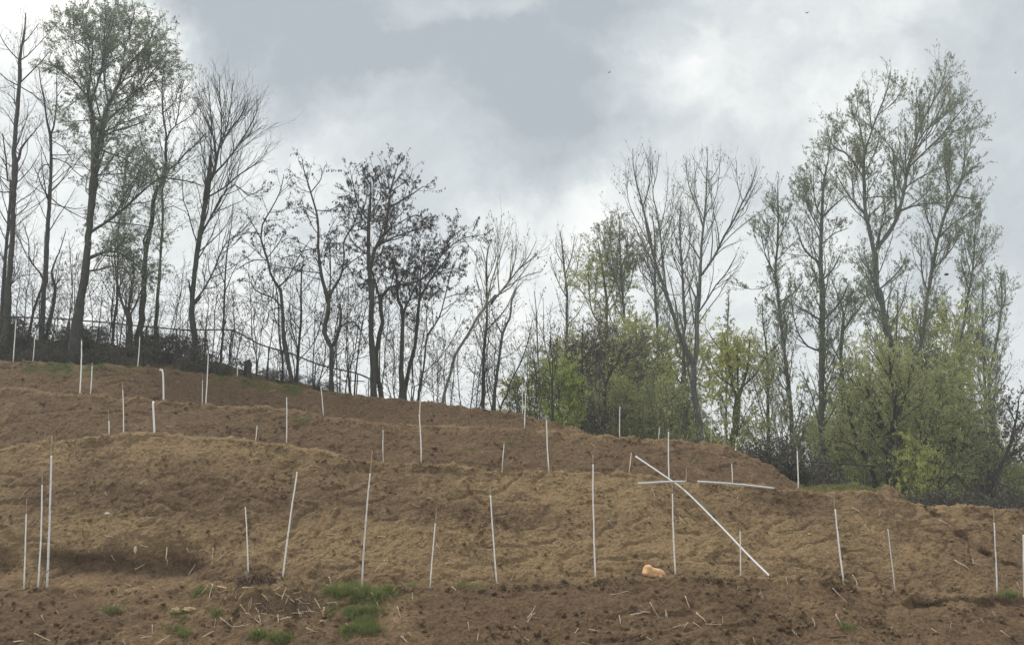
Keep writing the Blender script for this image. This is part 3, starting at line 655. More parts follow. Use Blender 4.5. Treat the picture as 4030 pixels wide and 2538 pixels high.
traced('zigzag_tree', 49.5, 'dark', """D762,935,36 765,780,34 765,610,36 712,490,36 735,370,34 745,280,34 715,150,30 C700,1050,28 680,920,24 668,800,20 665,600,18 620,420,14 560,220,9 545,130,5
|D765,600,30 800,550,26 830,450,22 838,330,20 C830,1230,16 |C740,1220,24 770,1130,22 830,1030,18 860,900,14 862,750,12 930,640,10 960,560,9 970,400,6 950,280,4 |C750,1200,12 760,1000,12 752,780,10 |C620,400,9 690,290,7 690,210,4 |C665,560,9 560,500,7 470,520,4
|C668,820,9 590,820,8 480,860,6 380,890,4 |C690,1000,12 650,880,9 600,880,7 480,960,5 |D830,460,16 880,420,14 930,405,13 970,450,10 1030,580,7 |C845,980,10 930,900,8 1020,850,6 |C650,520,9 760,530,7 840,470,4 |C620,400,7 540,370,5 480,320,3 |C775,1120,9 900,900,6 |C680,900,8 740,700,6 820,560,4""",
 'dark tree with a sharp zigzag in its trunk and a high thin top', group=MG)
traced('locust_tree', 50, 'darker', """D1078,965,54 1075,700,50 1062,500,42 1062,400,40 1075,100,36 C1060,1350,40 1065,1200,40 1045,900,32 1045,650,28 1057,450,18 1058,340,9 1000,240,5
|C1065,980,24 1100,800,22 1160,700,20 1182,600,18 1200,450,14 1222,320,11 1262,200,7 1290,140,4
|C1195,510,14 1280,460,12 1380,400,10 1450,350,7 1520,370,4 |C1050,620,14 970,500,10 930,340,8 905,220,4 |C1045,700,12 960,640,9 880,420,5 |C1100,800,14 1250,720,11 1380,680,8 1530,640,4 |C1050,450,9 1060,340,6 1050,250,4 |C1160,700,12 1280,620,9 1400,560,6 1520,620,4
|C1215,400,8 1300,330,6 1420,300,4 |C1060,560,9 1130,440,7 1140,280,4 |C1045,850,12 940,780,9 860,640,5""",
 'tallest and densest dark-leaved tree at the centre of the crest', group=MG, dens=1.2)
traced('locust_tree', 50.5, 'darker', """D1140,965,40 1105,800,38 1100,650,36 1130,500,34 1148,420,32 1130,300,32 1130,220,36 C1130,1180,34 1200,1100,18 1300,1080,16 1430,1050,14 1510,980,12 1600,850,10 1740,740,7 1900,710,4
|C1125,1190,20 1090,1050,16 1060,950,12 1080,820,8 |C1510,980,9 1600,960,7 1720,960,4 |C1600,850,8 1660,720,6 1720,650,4 |C1430,1050,9 1450,900,7 1500,760,5 |C1300,1080,9 1350,930,7 1370,780,5 |C1210,1095,9 1240,950,7 1260,820,5 |C1740,740,6 1800,800,5 1850,860,3""",
 'dark tree whose limb sweeps far out to the right from a knobbly fork', group=MG, dens=1.15)
traced('locust_tree', 51, 'darker', """D1300,975,60 1288,820,44 1290,700,34 1298,400,28 1290,300,26 C1265,1200,24 1255,1050,18 1235,930,12 1180,830,7
|D1296,380,20 1330,280,16 C1345,1200,14 1400,1080,9 1420,940,5 |C1262,1120,9 1320,980,7 1380,860,5 |C1255,1050,9 1190,990,7 1120,960,4 |C1345,1200,8 1440,1150,6 1530,1050,4""",
 'dark tree with a swollen double base, right of the densest tree', group=MG)
traced('locust_tree', 51.5, 'darker', "D1310,960,34 1350,740,30 1390,600,28 1410,400,26 1420,260,22 C1430,1180,18 1500,1050,14 1595,930,10 1680,800,5 |C1430,1180,12 1430,1000,9 1460,860,5 |C1500,1050,9 1560,1000,7 1660,960,4 |D1400,500,9 1320,430,6",
 'dark stem leaning right beside the swollen-based tree', group=MG)
traced('slim_tree', 51, 'dark', "D1418,985,18 1440,850,17 1462,700,15 1482,520,14 1570,380,12 1620,200,10 1655,50,9 C1640,1040,7 1700,900,4 |D1482,520,9 1475,350,7 1500,200,4 |C1620,1180,7 1720,1150,6 1830,1160,4 |D1450,800,8 1560,700,7 1660,560,6 1760,380,4",
 'slim dark tree curving right near the right end of the dark group', group=MG)
traced('leaning_tree', 52, 'poplar', """D1600,985,22 1655,800,22 1690,660,22 1790,500,20 1862,370,20 1990,210,18 E60,1320,17 125,1240,17 200,1150,14 260,1070,12 320,1020,9 400,960,6 460,1000,3
|E125,1240,12 110,1050,9 115,880,7 105,720,4 |E200,1150,10 240,1000,7 250,800,4 |E260,1070,8 340,970,6 400,850,4 |E150,1210,9 250,1150,8 340,1100,7 440,1080,5 |E320,1020,6 320,900,4 310,850,3
|D1900,320,9 1880,200,7 1840,60,4""",
 'pale-barked tree leaning steeply to the right with a bare fan of twigs', group=MG, bark='pale')
traced('slim_tree', 55, 'poplar', "F0,940,26 10,500,22 E30,1480,18 30,1250,15 28,1030,12 35,930,9 60,850,4 |E28,1050,8 5,950,6 -20,880,4 |E30,1250,8 90,1180,6 |E30,1150,8 90,1000,6 120,860,4",
 'tall thin grey tree crossed by the pale leaning tree', group=MG, bark='dark')
traced('slim_tree', 54, 'scrub', "F75,970,26 120,600,22 150,400,20 200,290,16 E210,1380,14 215,1290,12 250,1210,10 300,1150,6 |F125,560,9 60,480,7 20,400,5 |F150,420,12 90,300,9 60,200,6 |F205,290,8 210,180,6 250,100,4 |F118,640,9 150,300,7",
 'crooked grey tree with upward bare branches right of the pale leaning tree', group=MG, bark='grey')
traced('slim_tree', 53, 'scrub', "F130,960,16 180,860,15 200,780,14 290,600,11 340,450,9 372,300,4 |F290,600,6 250,500,5 230,400,3", 'bare sapling slanting right at the end of the middle crest', group=MG)
RG = 'trees of the wood behind the right terraces'
traced('poplar_tree', 66, 'poplar', "F425,960,14 428,800,13 410,550,12 402,300,11 395,180,7 E385,1230,5", 'thin pole-like young tree left of the brown thicket', group=RG)
traced('poplar_tree', 72, 'poplar', "F630,1080,26 628,600,24 628,200,20 E630,1250,17 605,1030,15 592,880,11 575,770,6 |E615,1100,10 660,980,8 690,800,4 |E628,1280,10 560,1150,8 500,970,4 |E605,1030,8 550,930,6 545,820,3 |E628,1200,9 700,1080,7 720,900,4",
 'upright bare poplar rising left of the green clump, behind the brown thicket', group=RG, dens=1.6, scl_=.85)
traced('willow_tree', 70, 'olive', "F925,1150,30 930,700,26 925,300,22 E925,1300,20 900,1100,16 880,960,11 860,860,6 |E925,1300,12 980,1150,10 960,950,7 |F925,400,12 820,250,10 E790,1150,7 800,980,4 |F925,250,12 1010,120,10 E1030,1050,7",
 'tall grey-green willow in the clump right of the bare poplar', group=RG, dens=1.3)
traced('poplar_tree', 69, 'popleaf', "E1060,1500,18 1045,1300,17 1032,1050,14 1022,850,11 1016,640,5 |E1045,1250,10 960,1080,8 905,900,6 898,760,3 |E1035,1050,8 1080,920,6 1075,790,3 |E1040,1150,8 960,940,6 952,730,3 |E1050,1300,9 1110,1150,7 1120,1000,5 |F1060,700,20 E1058,1500,18",
 'upright leafy poplar in the clump left of the big bare forked poplar', group=RG, dens=1.2)
traced('poplar_tree', 71, 'popleaf', "F1320,1100,26 1312,700,24 1302,300,22 E1290,1350,20 1285,1000,16 1282,800,12 1262,640,6 |E1290,1250,10 1230,1000,8 1210,850,5 |E1287,1050,8 1340,950,6 1350,820,4 |E1290,1180,9 1180,1080,7 1150,960,4 |F1310,500,12 1380,400,9 1400,250,5",
 'grey leafy poplar just behind the left fork of the big bare poplar', group=RG, bark='grey')
traced('forked_poplar', 60, 'poplar', """F1632,1240,62 1600,1000,52 1578,850,46 1572,650,44 1530,550,36 1470,420,34 1435,300,32 1390,170,30 1345,40,28 E1380,1260,24 1310,1080,22 1258,900,20 1228,750,18 1195,600,15 1150,430,11 1125,300,7 1118,160,4
|F1575,660,40 1592,560,34 1600,480,32 1600,300,30 1605,120,30 E1610,1350,28 1622,1150,26 1632,900,20 1650,700,17 1665,550,13 1672,350,9 1680,160,4
|E1195,600,12 1232,480,10 1250,340,8 1246,180,4 |E1380,1230,14 1340,950,13 1320,780,12 1290,600,10 1268,480,8 1300,350,6 1312,210,4 |E1625,1130,18 1720,980,18 1800,820,17 1870,700,15 1940,560,12 2000,450,9 2045,290,4
|E1612,1390,15 1680,1280,13 1740,1180,11 1810,1100,8 1900,940,4 |E1645,760,12 1610,620,10 1565,520,9 1530,400,7 1512,270,4 |E1622,1000,12 1570,900,11 1515,820,8 |E1600,1270,18 1600,1200,12 1585,1150,8 |E1262,900,9 1170,740,7 1090,560,5 1062,320,3 |E1310,1080,10 1200,880,8 1110,680,4
|E1320,780,8 1400,660,6 1430,460,3 |E1655,660,9 1740,520,7 1775,220,3 |E1650,700,9 1580,480,6 1600,260,3 |E1940,560,7 1900,420,6 1895,250,3 |E1870,700,7 1960,640,5 1990,560,3 |E1760,910,8 1740,780,6 1730,720,4 |E1640,860,8 1720,700,6 1790,560,4 |E1665,560,7 1710,440,6 1770,380,3
|F1545,850,10 1480,800,8 |F1500,470,10 1400,460,8 1320,560,5 |E1600,1400,10 1570,1375,7 1520,1390,4 |E1722,980,8 1800,900,7 1900,860,4""",
 'big bare poplar with a wide V fork standing clear against the sky', group=RG, dens=1.0)
traced('poplar_tree', 64, 'poplar', "F1500,600,24 1512,350,22 E1510,1440,22 1498,1280,24 1490,1100,18 1476,900,14 1470,700,10 1480,560,5 |E1495,1150,10 1420,960,7 1410,760,4 |E1490,1050,10 1540,900,8 1540,700,5 1525,500,3 |E1480,950,8 1430,800,6 1440,640,3 |E1500,1290,10 1560,1160,7 1575,980,4 |E1476,880,7 1500,760,5 1560,640,3 |E1490,1100,8 1440,1000,6 1380,880,3",
 'narrow poplar seen between the two forks of the big bare poplar', group=RG, dens=1.9, scl_=.75)
traced('willow_tree', 62, 'willow', """F1862,1285,40 1888,1100,50 1895,980,56 1905,880,50 1935,800,26 1980,650,18 1990,450,12 |F1900,900,26 1860,780,20 1830,600,14 1800,400,9 |F1910,880,20 1900,650,14 1900,420,8 |F1940,800,14 2040,700,11 2120,560,7 |F1870,800,14 1740,700,11 1680,560,8 |F1890,1180,18 1930,1140,12 |F1835,600,9 1720,450,7 1660,350,4""",
 'yellow-green willow with a thick dark trunk right of the big bare poplar', group=RG, dens=1.25)
traced('willow_tree', 66, 'willow', "F1560,1200,18 1480,900,16 1500,600,13 1480,400,9 |F1490,800,10 1400,650,8 |F1490,700,9 1560,500,7", 'yellow-green willow showing behind the base of the big bare poplar', group=RG, dens=1.3)
traced('poplar_tree', 68, 'popleaf', "F1822,1270,14 1818,900,13 1822,600,12 1830,300,10 1835,120,7 E1830,1250,4", 'pole-thin tree rising through the yellow-green willow', group=RG, scl_=.6)
traced('brown_tree', 58, 'brown', "F738,1120,20 735,900,19 742,650,17 740,500,13 750,350,8 |F740,640,12 660,520,9 590,480,5 |F742,600,10 830,480,8 880,350,5 |F738,700,9 840,620,7 920,520,4", 'purplish-brown tree with dense dead-looking twigs in the thicket', group=RG, dens=1.0)
traced('brown_tree', 60, 'brown', "F905,1130,24 912,900,22 930,750,18 1000,620,13 1060,480,9 |F920,800,14 860,600,11 840,450,7 |F935,740,10 980,560,8 960,400,5 |F1000,620,9 1100,560,7 1180,460,4 |F1000,600,8 1050,700,6 1150,650,4", 'purplish-brown tree right of centre in the brown thicket', group=RG, dens=1.0)
traced('fresh_tree', 57, 'fresh', "F560,1060,16 570,900,14 560,750,10 555,620,6 |F568,900,9 500,800,7 470,700,4 |F565,850,9 640,760,7", 'bright yellow-green bushy tree at the left foot of the brown thicket', group=RG, dens=1.8)
traced('fresh_tree', 59, 'fresh', "F260,1020,12 250,900,10 240,780,7 |F255,900,7 180,820,5 |F250,880,7 340,800,5", 'small green tree behind the paired stakes right of the middle crest', group=RG, dens=1.3, leaf='olive')
traced('fresh_tree', 62, 'fresh', "F1180,1170,14 1160,800,13 1150,500,11 1140,300,8 |F1155,500,9 1230,350,7 |F1150,450,9 1080,300,7 |F1160,800,10 1060,610,6", 'fresh green tree with a pale thin trunk right of the brown thicket', group=RG, leaf='olive', bark='pale', dens=1.7)
traced('fresh_tree', 63, 'olive', "F1380,1180,16 1400,950,14 1420,800,10 |F1400,900,9 1340,780,7 |F1405,880,9 1470,800,6", 'low green tree left of the base of the big bare poplar', group=RG, dens=1.5)
PG = 'tall poplars on the right'
traced('poplar_tree', 63, 'popleaf', "H300,1160,24 290,1000,24 270,700,24 240,450,22 210,200,20 190,0,18 G188,1400,17 185,1300,16 200,1100,12 200,900,9 198,770,4 |G188,1330,8 120,1200,6 90,1000,4 |G195,1150,8 260,1000,6 280,900,4 |G190,1250,8 290,1150,6 |G200,1000,7 140,900,5 |G205,1500,12 280,1460,10 350,1380,7 |H240,420,16 250,280,12 222,150,6",
 'slender poplar with a pointed crown, leftmost of the tall poplars on the right', group=PG, dens=1.2, scl_=.85)
traced('poplar_tree', 61, 'popleaf', """H460,1235,40 462,1000,38 460,800,36 462,450,34 465,200,34 465,0,32 G460,1380,30 455,1200,26 462,1000,22 468,850,17 480,740,13 500,650,9 522,480,4
|G450,1260,14 360,1190,11 310,1050,6 |G465,1000,12 540,920,10 600,870,6 |G470,1370,14 530,1300,11 570,1220,7 |G470,1160,9 540,1090,7 620,1060,4 |G462,1000,10 420,900,8 410,700,4 |G455,1100,9 390,960,7 330,800,4 |H460,440,14 380,400,11 310,290,8 280,120,5 |H445,260,12 370,190,9 300,150,5 |H490,250,16 560,150,13 620,30,8 |G480,750,8 440,700,6 425,640,4""",
 'straight-trunked poplar left of the widely forked leafy poplar', group=PG, dens=1.1)
traced('forked_poplar', 59, 'popleaf', """H942,1285,60 940,1100,50 930,900,46 905,500,40 870,380,38 850,310,36 830,200,34 805,60,34 G798,1490,34 790,1400,32 778,1220,34 742,1060,24 722,950,22 712,700,20 722,600,15 760,480,12 800,370,10 850,240,8 876,105,4
|G790,1200,26 830,1130,26 885,1050,24 932,930,22 965,760,20 1000,620,16 1050,450,12 1130,300,9 1180,200,6 1205,80,4
|G925,970,14 1000,930,12 1100,910,9 1210,910,5 |G785,1160,14 820,1050,11 900,990,6 |G985,700,12 1080,600,11 1180,500,9 1260,400,8 1335,310,4 |G715,990,14 650,900,11 600,830,9 550,740,5 |G710,770,12 660,680,10 600,610,9 530,570,8 488,460,4
|G1010,590,10 1080,480,9 1160,420,8 1290,300,4 |G728,890,8 800,872,7 920,880,4 |G740,1000,9 820,910,7 875,830,4 |G945,850,10 900,720,8 880,560,4 |G965,760,9 960,600,7 960,440,4 |G725,620,9 690,450,7 670,280,4 |G760,480,8 745,340,6 735,210,3 |G1050,450,8 1040,330,6 1020,260,3
|G960,820,10 1080,740,8 1200,690,4 |G715,750,8 780,600,6 810,480,3 |G1180,500,7 1290,470,5 1390,390,3 |G820,400,6 900,300,5 950,200,3 |G650,900,7 640,700,6 650,540,3 |G1080,600,7 1090,480,5 |G770,1350,12 720,1280,9 680,1210,6 |G820,1400,12 900,1340,9 960,1260,6""",
 'tallest poplar on the right, its trunk forking into two long leafy arms', group=PG, dens=1.15)
traced('poplar_tree', 65, 'popleaf', """H1000,1290,30 1010,800,26 1025,500,24 1060,350,23 1085,150,22 G1090,1480,22 1110,1370,22 1150,1150,20 1200,970,18 1242,880,15 1292,780,11 1312,650,8 1322,500,4
|G1085,1440,12 1060,1330,9 1052,1120,5 |G1155,1120,12 1250,1030,9 1410,930,5 |G1200,970,10 1210,800,8 1180,640,4 |G1240,880,9 1200,720,7 1210,560,4 |G1292,780,8 1360,700,6 1400,680,3 |G1250,860,9 1350,880,7 1460,850,3 |G1120,1300,10 1240,1180,8 1290,1060,4 |G1305,660,6 1350,560,5 1330,440,3 |G1150,1150,9 1080,960,7 1070,820,4""",
 'leafy poplar leaning right behind the tallest forked poplar', group=PG, dens=1.1)
traced('poplar_tree', 68, 'popleaf', "H1215,1200,22 1235,700,20 1255,500,18 1310,250,16 1340,50,14 G1340,1450,14 1368,1250,11 1375,1100,8 1385,960,4 |G1360,1330,8 1430,1180,6 1450,1060,3 |G1345,1430,9 1290,1250,6 |G1355,1350,7 1320,1200,5 1310,1090,3",
 'slim pale poplar near the right edge of the tall group', group=PG, bark='grey', dens=1.2)
traced('poplar_tree', 66, 'popleaf', "H612,1180,30 595,900,28 590,700,26 575,450,24 585,320,24 590,200,14 560,100,9 520,0,5 |H590,310,18 640,230,14 700,150,8 740,60,4 |H590,330,9 600,200,7 620,100,4 |H580,500,8 520,400,6",
 'medium leafy tree forking low between the straight poplar and the tallest poplar', group=PG, bark='green', dens=1.0)
traced('bent_tree', 58, 'olive', "H772,1190,26 722,1060,24 690,1000,22 660,940,22 632,830,18 610,700,8 |H635,820,12 680,700,9 690,620,5 |H722,1060,10 620,960,7 560,880,4", 'low bent dark trunk arching left at the foot of the green willows', group=PG, dens=1.1, bark='dark')
traced('willow_tree', 57, 'olive', "H880,1200,70 870,1000,50 830,880,30 760,740,20 720,600,14 |H870,1000,40 900,800,24 880,600,16 860,450,9 |H900,850,16 960,700,12 1000,500,8 |H840,900,14 720,820,10 |H870,1050,16 960,900,12 |H760,740,9 640,600,7 600,520,4 |H880,620,9 800,480,7 740,400,4",
 'broad olive-green willow in front of the tallest poplar', group=PG, dens=1.7, scl_=1.1, bark='dark')
traced('willow_tree', 58, 'olive', "H1110,1240,44 1090,1000,30 1130,800,20 1170,650,12 |H1100,1000,18 1030,850,14 990,750,9 |H1130,800,10 1240,700,8 |H1045,770,14 1120,680,10 1180,600,6 |H1120,850,10 1220,850,7 |H1090,1050,12 1080,900,9 1050,650,5 |H1170,650,8 1200,500,5",
 'olive-green willow right of the broad willow, over dark stems', group=PG, dens=1.6, scl_=1.1)
traced('willow_tree', 55, 'willow', "H1010,1260,20 1040,1100,16 1060,980,11 |H1040,1100,10 1100,1020,8 |H1050,1050,8 990,960,6", 'small bright yellow-green willow hanging low in front of the dark trunks', group=PG, dens=2., scl_=.8)
traced('poplar_tree', 70, 'popleaf', "H1490,1230,24 1478,900,22 1460,600,20 1500,400,16 1535,150,12 1530,0,9 G1505,1340,5 |H1530,200,8 1560,100,6 1545,0,4 |H1462,600,9 1430,400,7 1440,200,4", 'bare-topped pale poplar close to the right edge of the photo', group=PG, bark='pale', dens=1.1)
traced('poplar_tree', 70, 'popleaf', "H1445,1200,20 1440,800,18 1430,500,16 1420,200,13 1425,0,9 G1420,1350,5 |H1430,500,8 1380,350,6 |H1425,300,7 1480,180,5", 'pale straight trunk left of the bare-topped pale poplar', group=PG, bark='pale', dens=1.2)
traced('poplar_tree', 72, 'popleaf', "H1300,1200,22 1290,950,20 1300,600,17 1330,350,13 1350,150,8 |H1295,700,9 1250,550,6 |H1300,600,9 1380,480,6", 'pale trunk behind the olive willows, third from the right edge', group=PG, bark='pale', leaf='olive', dens=1.4)
traced('purple_tree', 56, 'brown', "H1488,1250,24 1520,1130,22 1562,1050,20 1600,930,17 1625,820,12 1640,700,6 |H1600,930,10 1680,820,7 |H1620,850,9 1570,740,6 |H1540,1100,9 1640,1020,7 |H1640,1000,8 1700,980,5", 'dark purplish tree leaning at the right edge of the photo', group=PG, dens=1.5)
traced('poplar_tree', 64, 'popleaf', "H150,1100,24 140,800,20 140,600,17 130,400,13 110,250,8 105,120,4 |H140,700,9 80,560,6 |H140,650,9 200,500,6", 'thin leafy tree between the yellow-green willow and the leftmost tall poplar', group=PG, bark='green')
# thickets: individually grown saplings, bushes
PR = {}
PR['sap'] = [proto('sapling', 'scrub', 6.5, 2, 901 + i, .22, .045, 'x', 'sapling') for i in range(4)]
PR['sapg'] = [proto('sapling', 'sapo', 8.5, 2, 921 + i, .2, .055, 'x', 'sapling', dens=1.) for i in range(3)]
PR['bush'] = [proto('bush', 'bush', 1.7, 6, 941 + i, 1.0, .02, 'x', 'bush') for i in range(3)]
PR['pop'] = [proto('background_poplar', 'popleaf', 15, 1, 961 + i, .1, .13, 'x', 'tree', dens=1.2) for i in range(3)]
PR['wil'] = [proto('background_willow', 'olive', 9, 3, 971 + i, .3, .10, 'x', 'tree', dens=1.3) for i in range(2)]
def place(kind, dx, Y, sc, label, group):
    x = UA(dx * KD, 1500, Y)[0]; return put(random.choice(PR[kind]), x, Y, random.uniform(0, 6.28), sc, label, group)
for dx in np.linspace(-40, 560, 26):
    place('sap', dx + random.uniform(-12, 12), random.uniform(52, 57), random.uniform(.55, 1.15), 'thin bare sapling in the undergrowth behind the pipe rail on the left', 'saplings behind the left rail')
for dx in np.linspace(575, 1290, 30):
    place('sap', dx + random.uniform(-12, 12), random.uniform(50, 57), random.uniform(.5, 1.2), 'thin bare sapling between the dark trees of the middle crest', 'saplings on the middle crest')
for dx in np.linspace(1260, 1880, 24):
    place('sapg', dx + random.uniform(-12, 12), random.uniform(57, 72), random.uniform(.7, 1.25), 'thin greening sapling in the wood behind the middle right terraces', 'saplings in the right wood')
for dx in np.linspace(1890, 2440, 28):
    place('sapg', dx + random.uniform(-12, 12), random.uniform(56, 72), random.uniform(.7, 1.3), 'thin greening sapling in the wood under the tall right poplars', 'saplings under the right poplars')
for dx in (1395, 1420, 1440, 1465, 1490, 1510, 1535):
    place('pop', dx, random.uniform(68, 76), random.uniform(.95, 1.15), 'poplar in the soft green clump left of the big bare poplar', 'poplars of the green clump')
for dx in (1930, 1990, 2080, 2150, 2220, 2280, 2330, 2380):
    place('pop', dx, random.uniform(70, 80), random.uniform(.75, 1.0), 'leafy poplar in the far row behind the tallest forked poplar', 'far row of poplars')
for dx in (1300, 1345, 1395, 1440, 1480, 1520, 1570, 1640, 1960, 2030, 2090, 2150, 2210, 2280, 2345, 2400):
    place('wil', dx, random.uniform(62, 74), random.uniform(.9, 1.35), 'soft green willow filling the background of the right wood', 'background willows')
for dx, Y_, sc_ in ((1395, 67, 1.6), (1430, 70, 1.8), (1475, 68, 1.85), (1520, 71, 1.7), (1550, 66, 1.3), (1745, 68, 1.0), (1790, 70, 1.0), (1990, 66, 1.25), (2040, 69, 1.9), (2110, 68, 2.2), (2175, 70, 2.0), (2240, 68, 1.6), (2300, 70, 1.5)):
    place('wil', dx, Y_, sc_, 'tall soft olive-green willow filling the right wood between the poplars', 'tall background willows')
for dx in np.concatenate([np.linspace(-30, 520, 34), np.linspace(-30, 420, 16)]):
    place('bush', dx + random.uniform(-10, 10), random.uniform(48.9, 52.5), random.uniform(.55, .95), 'dark bramble bush on the bank at the foot of the tall left trees', 'brambles on the left bank')
for dx in np.linspace(612, 790, 11):
    place('bush', dx + random.uniform(-8, 8), random.uniform(50, 52.5), random.uniform(.3, .5), 'low dark bush trailing down the crest right of the tree stump', 'low bushes right of the stump')
for dx in np.linspace(1760, 1890, 12):
    place('bush', dx + random.uniform(-8, 8), random.uniform(48, 54), random.uniform(1.2, 1.9), 'dark bush behind the rounded shoulder of the third terrace', 'bushes behind the terrace shoulder')
for dx in np.linspace(1900, 2440, 34):
    place('bush', dx + random.uniform(-8, 8), random.uniform(48, 56), random.uniform(.7, 1.1) + max(0, (dx - 2060) / 380) * .5, 'dark bramble bush along the foot of the right wood', 'brambles at the foot of the right wood')
#@@ENDTREES
#@@OBJECTS
# ------------------------------------------------------------------ stakes, pipes, fence, stump, dog
def paint_mat(name, c, worn, amt, mud=0.):
    m, t, p, o = mat(name); g = t.nodes.new('ShaderNodeTexCoord'); mp = t.nodes.new('ShaderNodeMapping'); mp.inputs['Scale'].default_value = (6, 6, 1.6)
    oi = t.nodes.new('ShaderNodeObjectInfo'); ad = t.nodes.new('ShaderNodeVectorMath'); ad.operation = 'ADD'
    t.links.new(g.outputs['Object'], ad.inputs[0]); t.links.new(oi.outputs['Location'], ad.inputs[1]); t.links.new(ad.outputs[0], mp.inputs[0])
    n = noise3(mp.outputs[0], 3.5, 6, .7, t); r = t.nodes.new('ShaderNodeValToRGB'); setramp(r.color_ramp, [(amt - .06, worn), (amt + .05, c)]); t.links.new(n.outputs['Fac'], r.inputs[0])
    sx = t.nodes.new('ShaderNodeSeparateXYZ'); t.links.new(g.outputs['Object'], sx.inputs[0]); a1 = t.nodes.new('ShaderNodeMath'); a1.operation = 'MULTIPLY_ADD'
    t.links.new(n.outputs['Fac'], a1.inputs[0]); a1.inputs[1].default_value = -.9; t.links.new(sx.outputs['Z'], a1.inputs[2])
    mr = t.nodes.new('ShaderNodeMapRange'); t.links.new(a1.outputs[0], mr.inputs[0]); mr.inputs[1].default_value = -.42; mr.inputs[2].default_value = -.22; mr.inputs[3].default_value = .5 * mud; mr.inputs[4].default_value = 0
    mm = t.nodes.new('ShaderNodeMix'); mm.data_type = 'RGBA'; t.links.new(mr.outputs[0], mm.inputs[0]); t.links.new(r.outputs[0], mm.inputs[6]); mm.inputs[7].default_value = (.20, .14, .09, 1)
    t.links.new(mm.outputs[2], p.inputs['Base Color']); p.inputs['Roughness'].default_value = .6; return m
M_WHITE = paint_mat('white_paint', (.88, .87, .84), (.50, .44, .36), .39, 1.)
M_GREYW = paint_mat('grey_white_paint', (.76, .74, .73), (.38, .33, .30), .42, 1.)
M_TIP = paint_mat('bare_bamboo', (.42, .31, .20), (.26, .18, .11), .5)
M_PVC = paint_mat('pvc_white', (.80, .79, .76), (.6, .56, .5), .3)
M_CONDUIT = paint_mat('grey_conduit', (.60, .62, .62), (.40, .38, .34), .40)
M_ROOT = paint_mat('pale_root', (.58, .48, .35), (.36, .27, .19), .46)
M_ROOTD = paint_mat('brown_root', (.22, .155, .105), (.12, .08, .055), .5)
M_WOOD = paint_mat('split_wood', (.62, .50, .34), (.40, .27, .16), .45)
M_STRAW = leaf_mat('straw', (.20, .155, .095), (.38, .31, .20), .15)
M_GRASS = leaf_mat('grass_blade', (.13, .165, .05), (.27, .30, .11), .4)
M_STONE = paint_mat('stone', (.55, .50, .42), (.38, .32, .25), .45)
M_OCH = paint_mat('ochre_rock', (.42, .30, .17), (.28, .19, .11), .45)
M_IRON = bark_mat('rusty_dark_iron', (.03, .026, .024), (.075, .06, .05))
def Yrow(px, k): return YL[k] + (.5 * math.sin(px / 700. + k * 2) + .3 * math.sin(px / 260. + k * 5)) * (1 if k else .4)
ROWN = ['lowest terrace edge', 'second terrace edge', 'third terrace edge', 'top terrace edge']
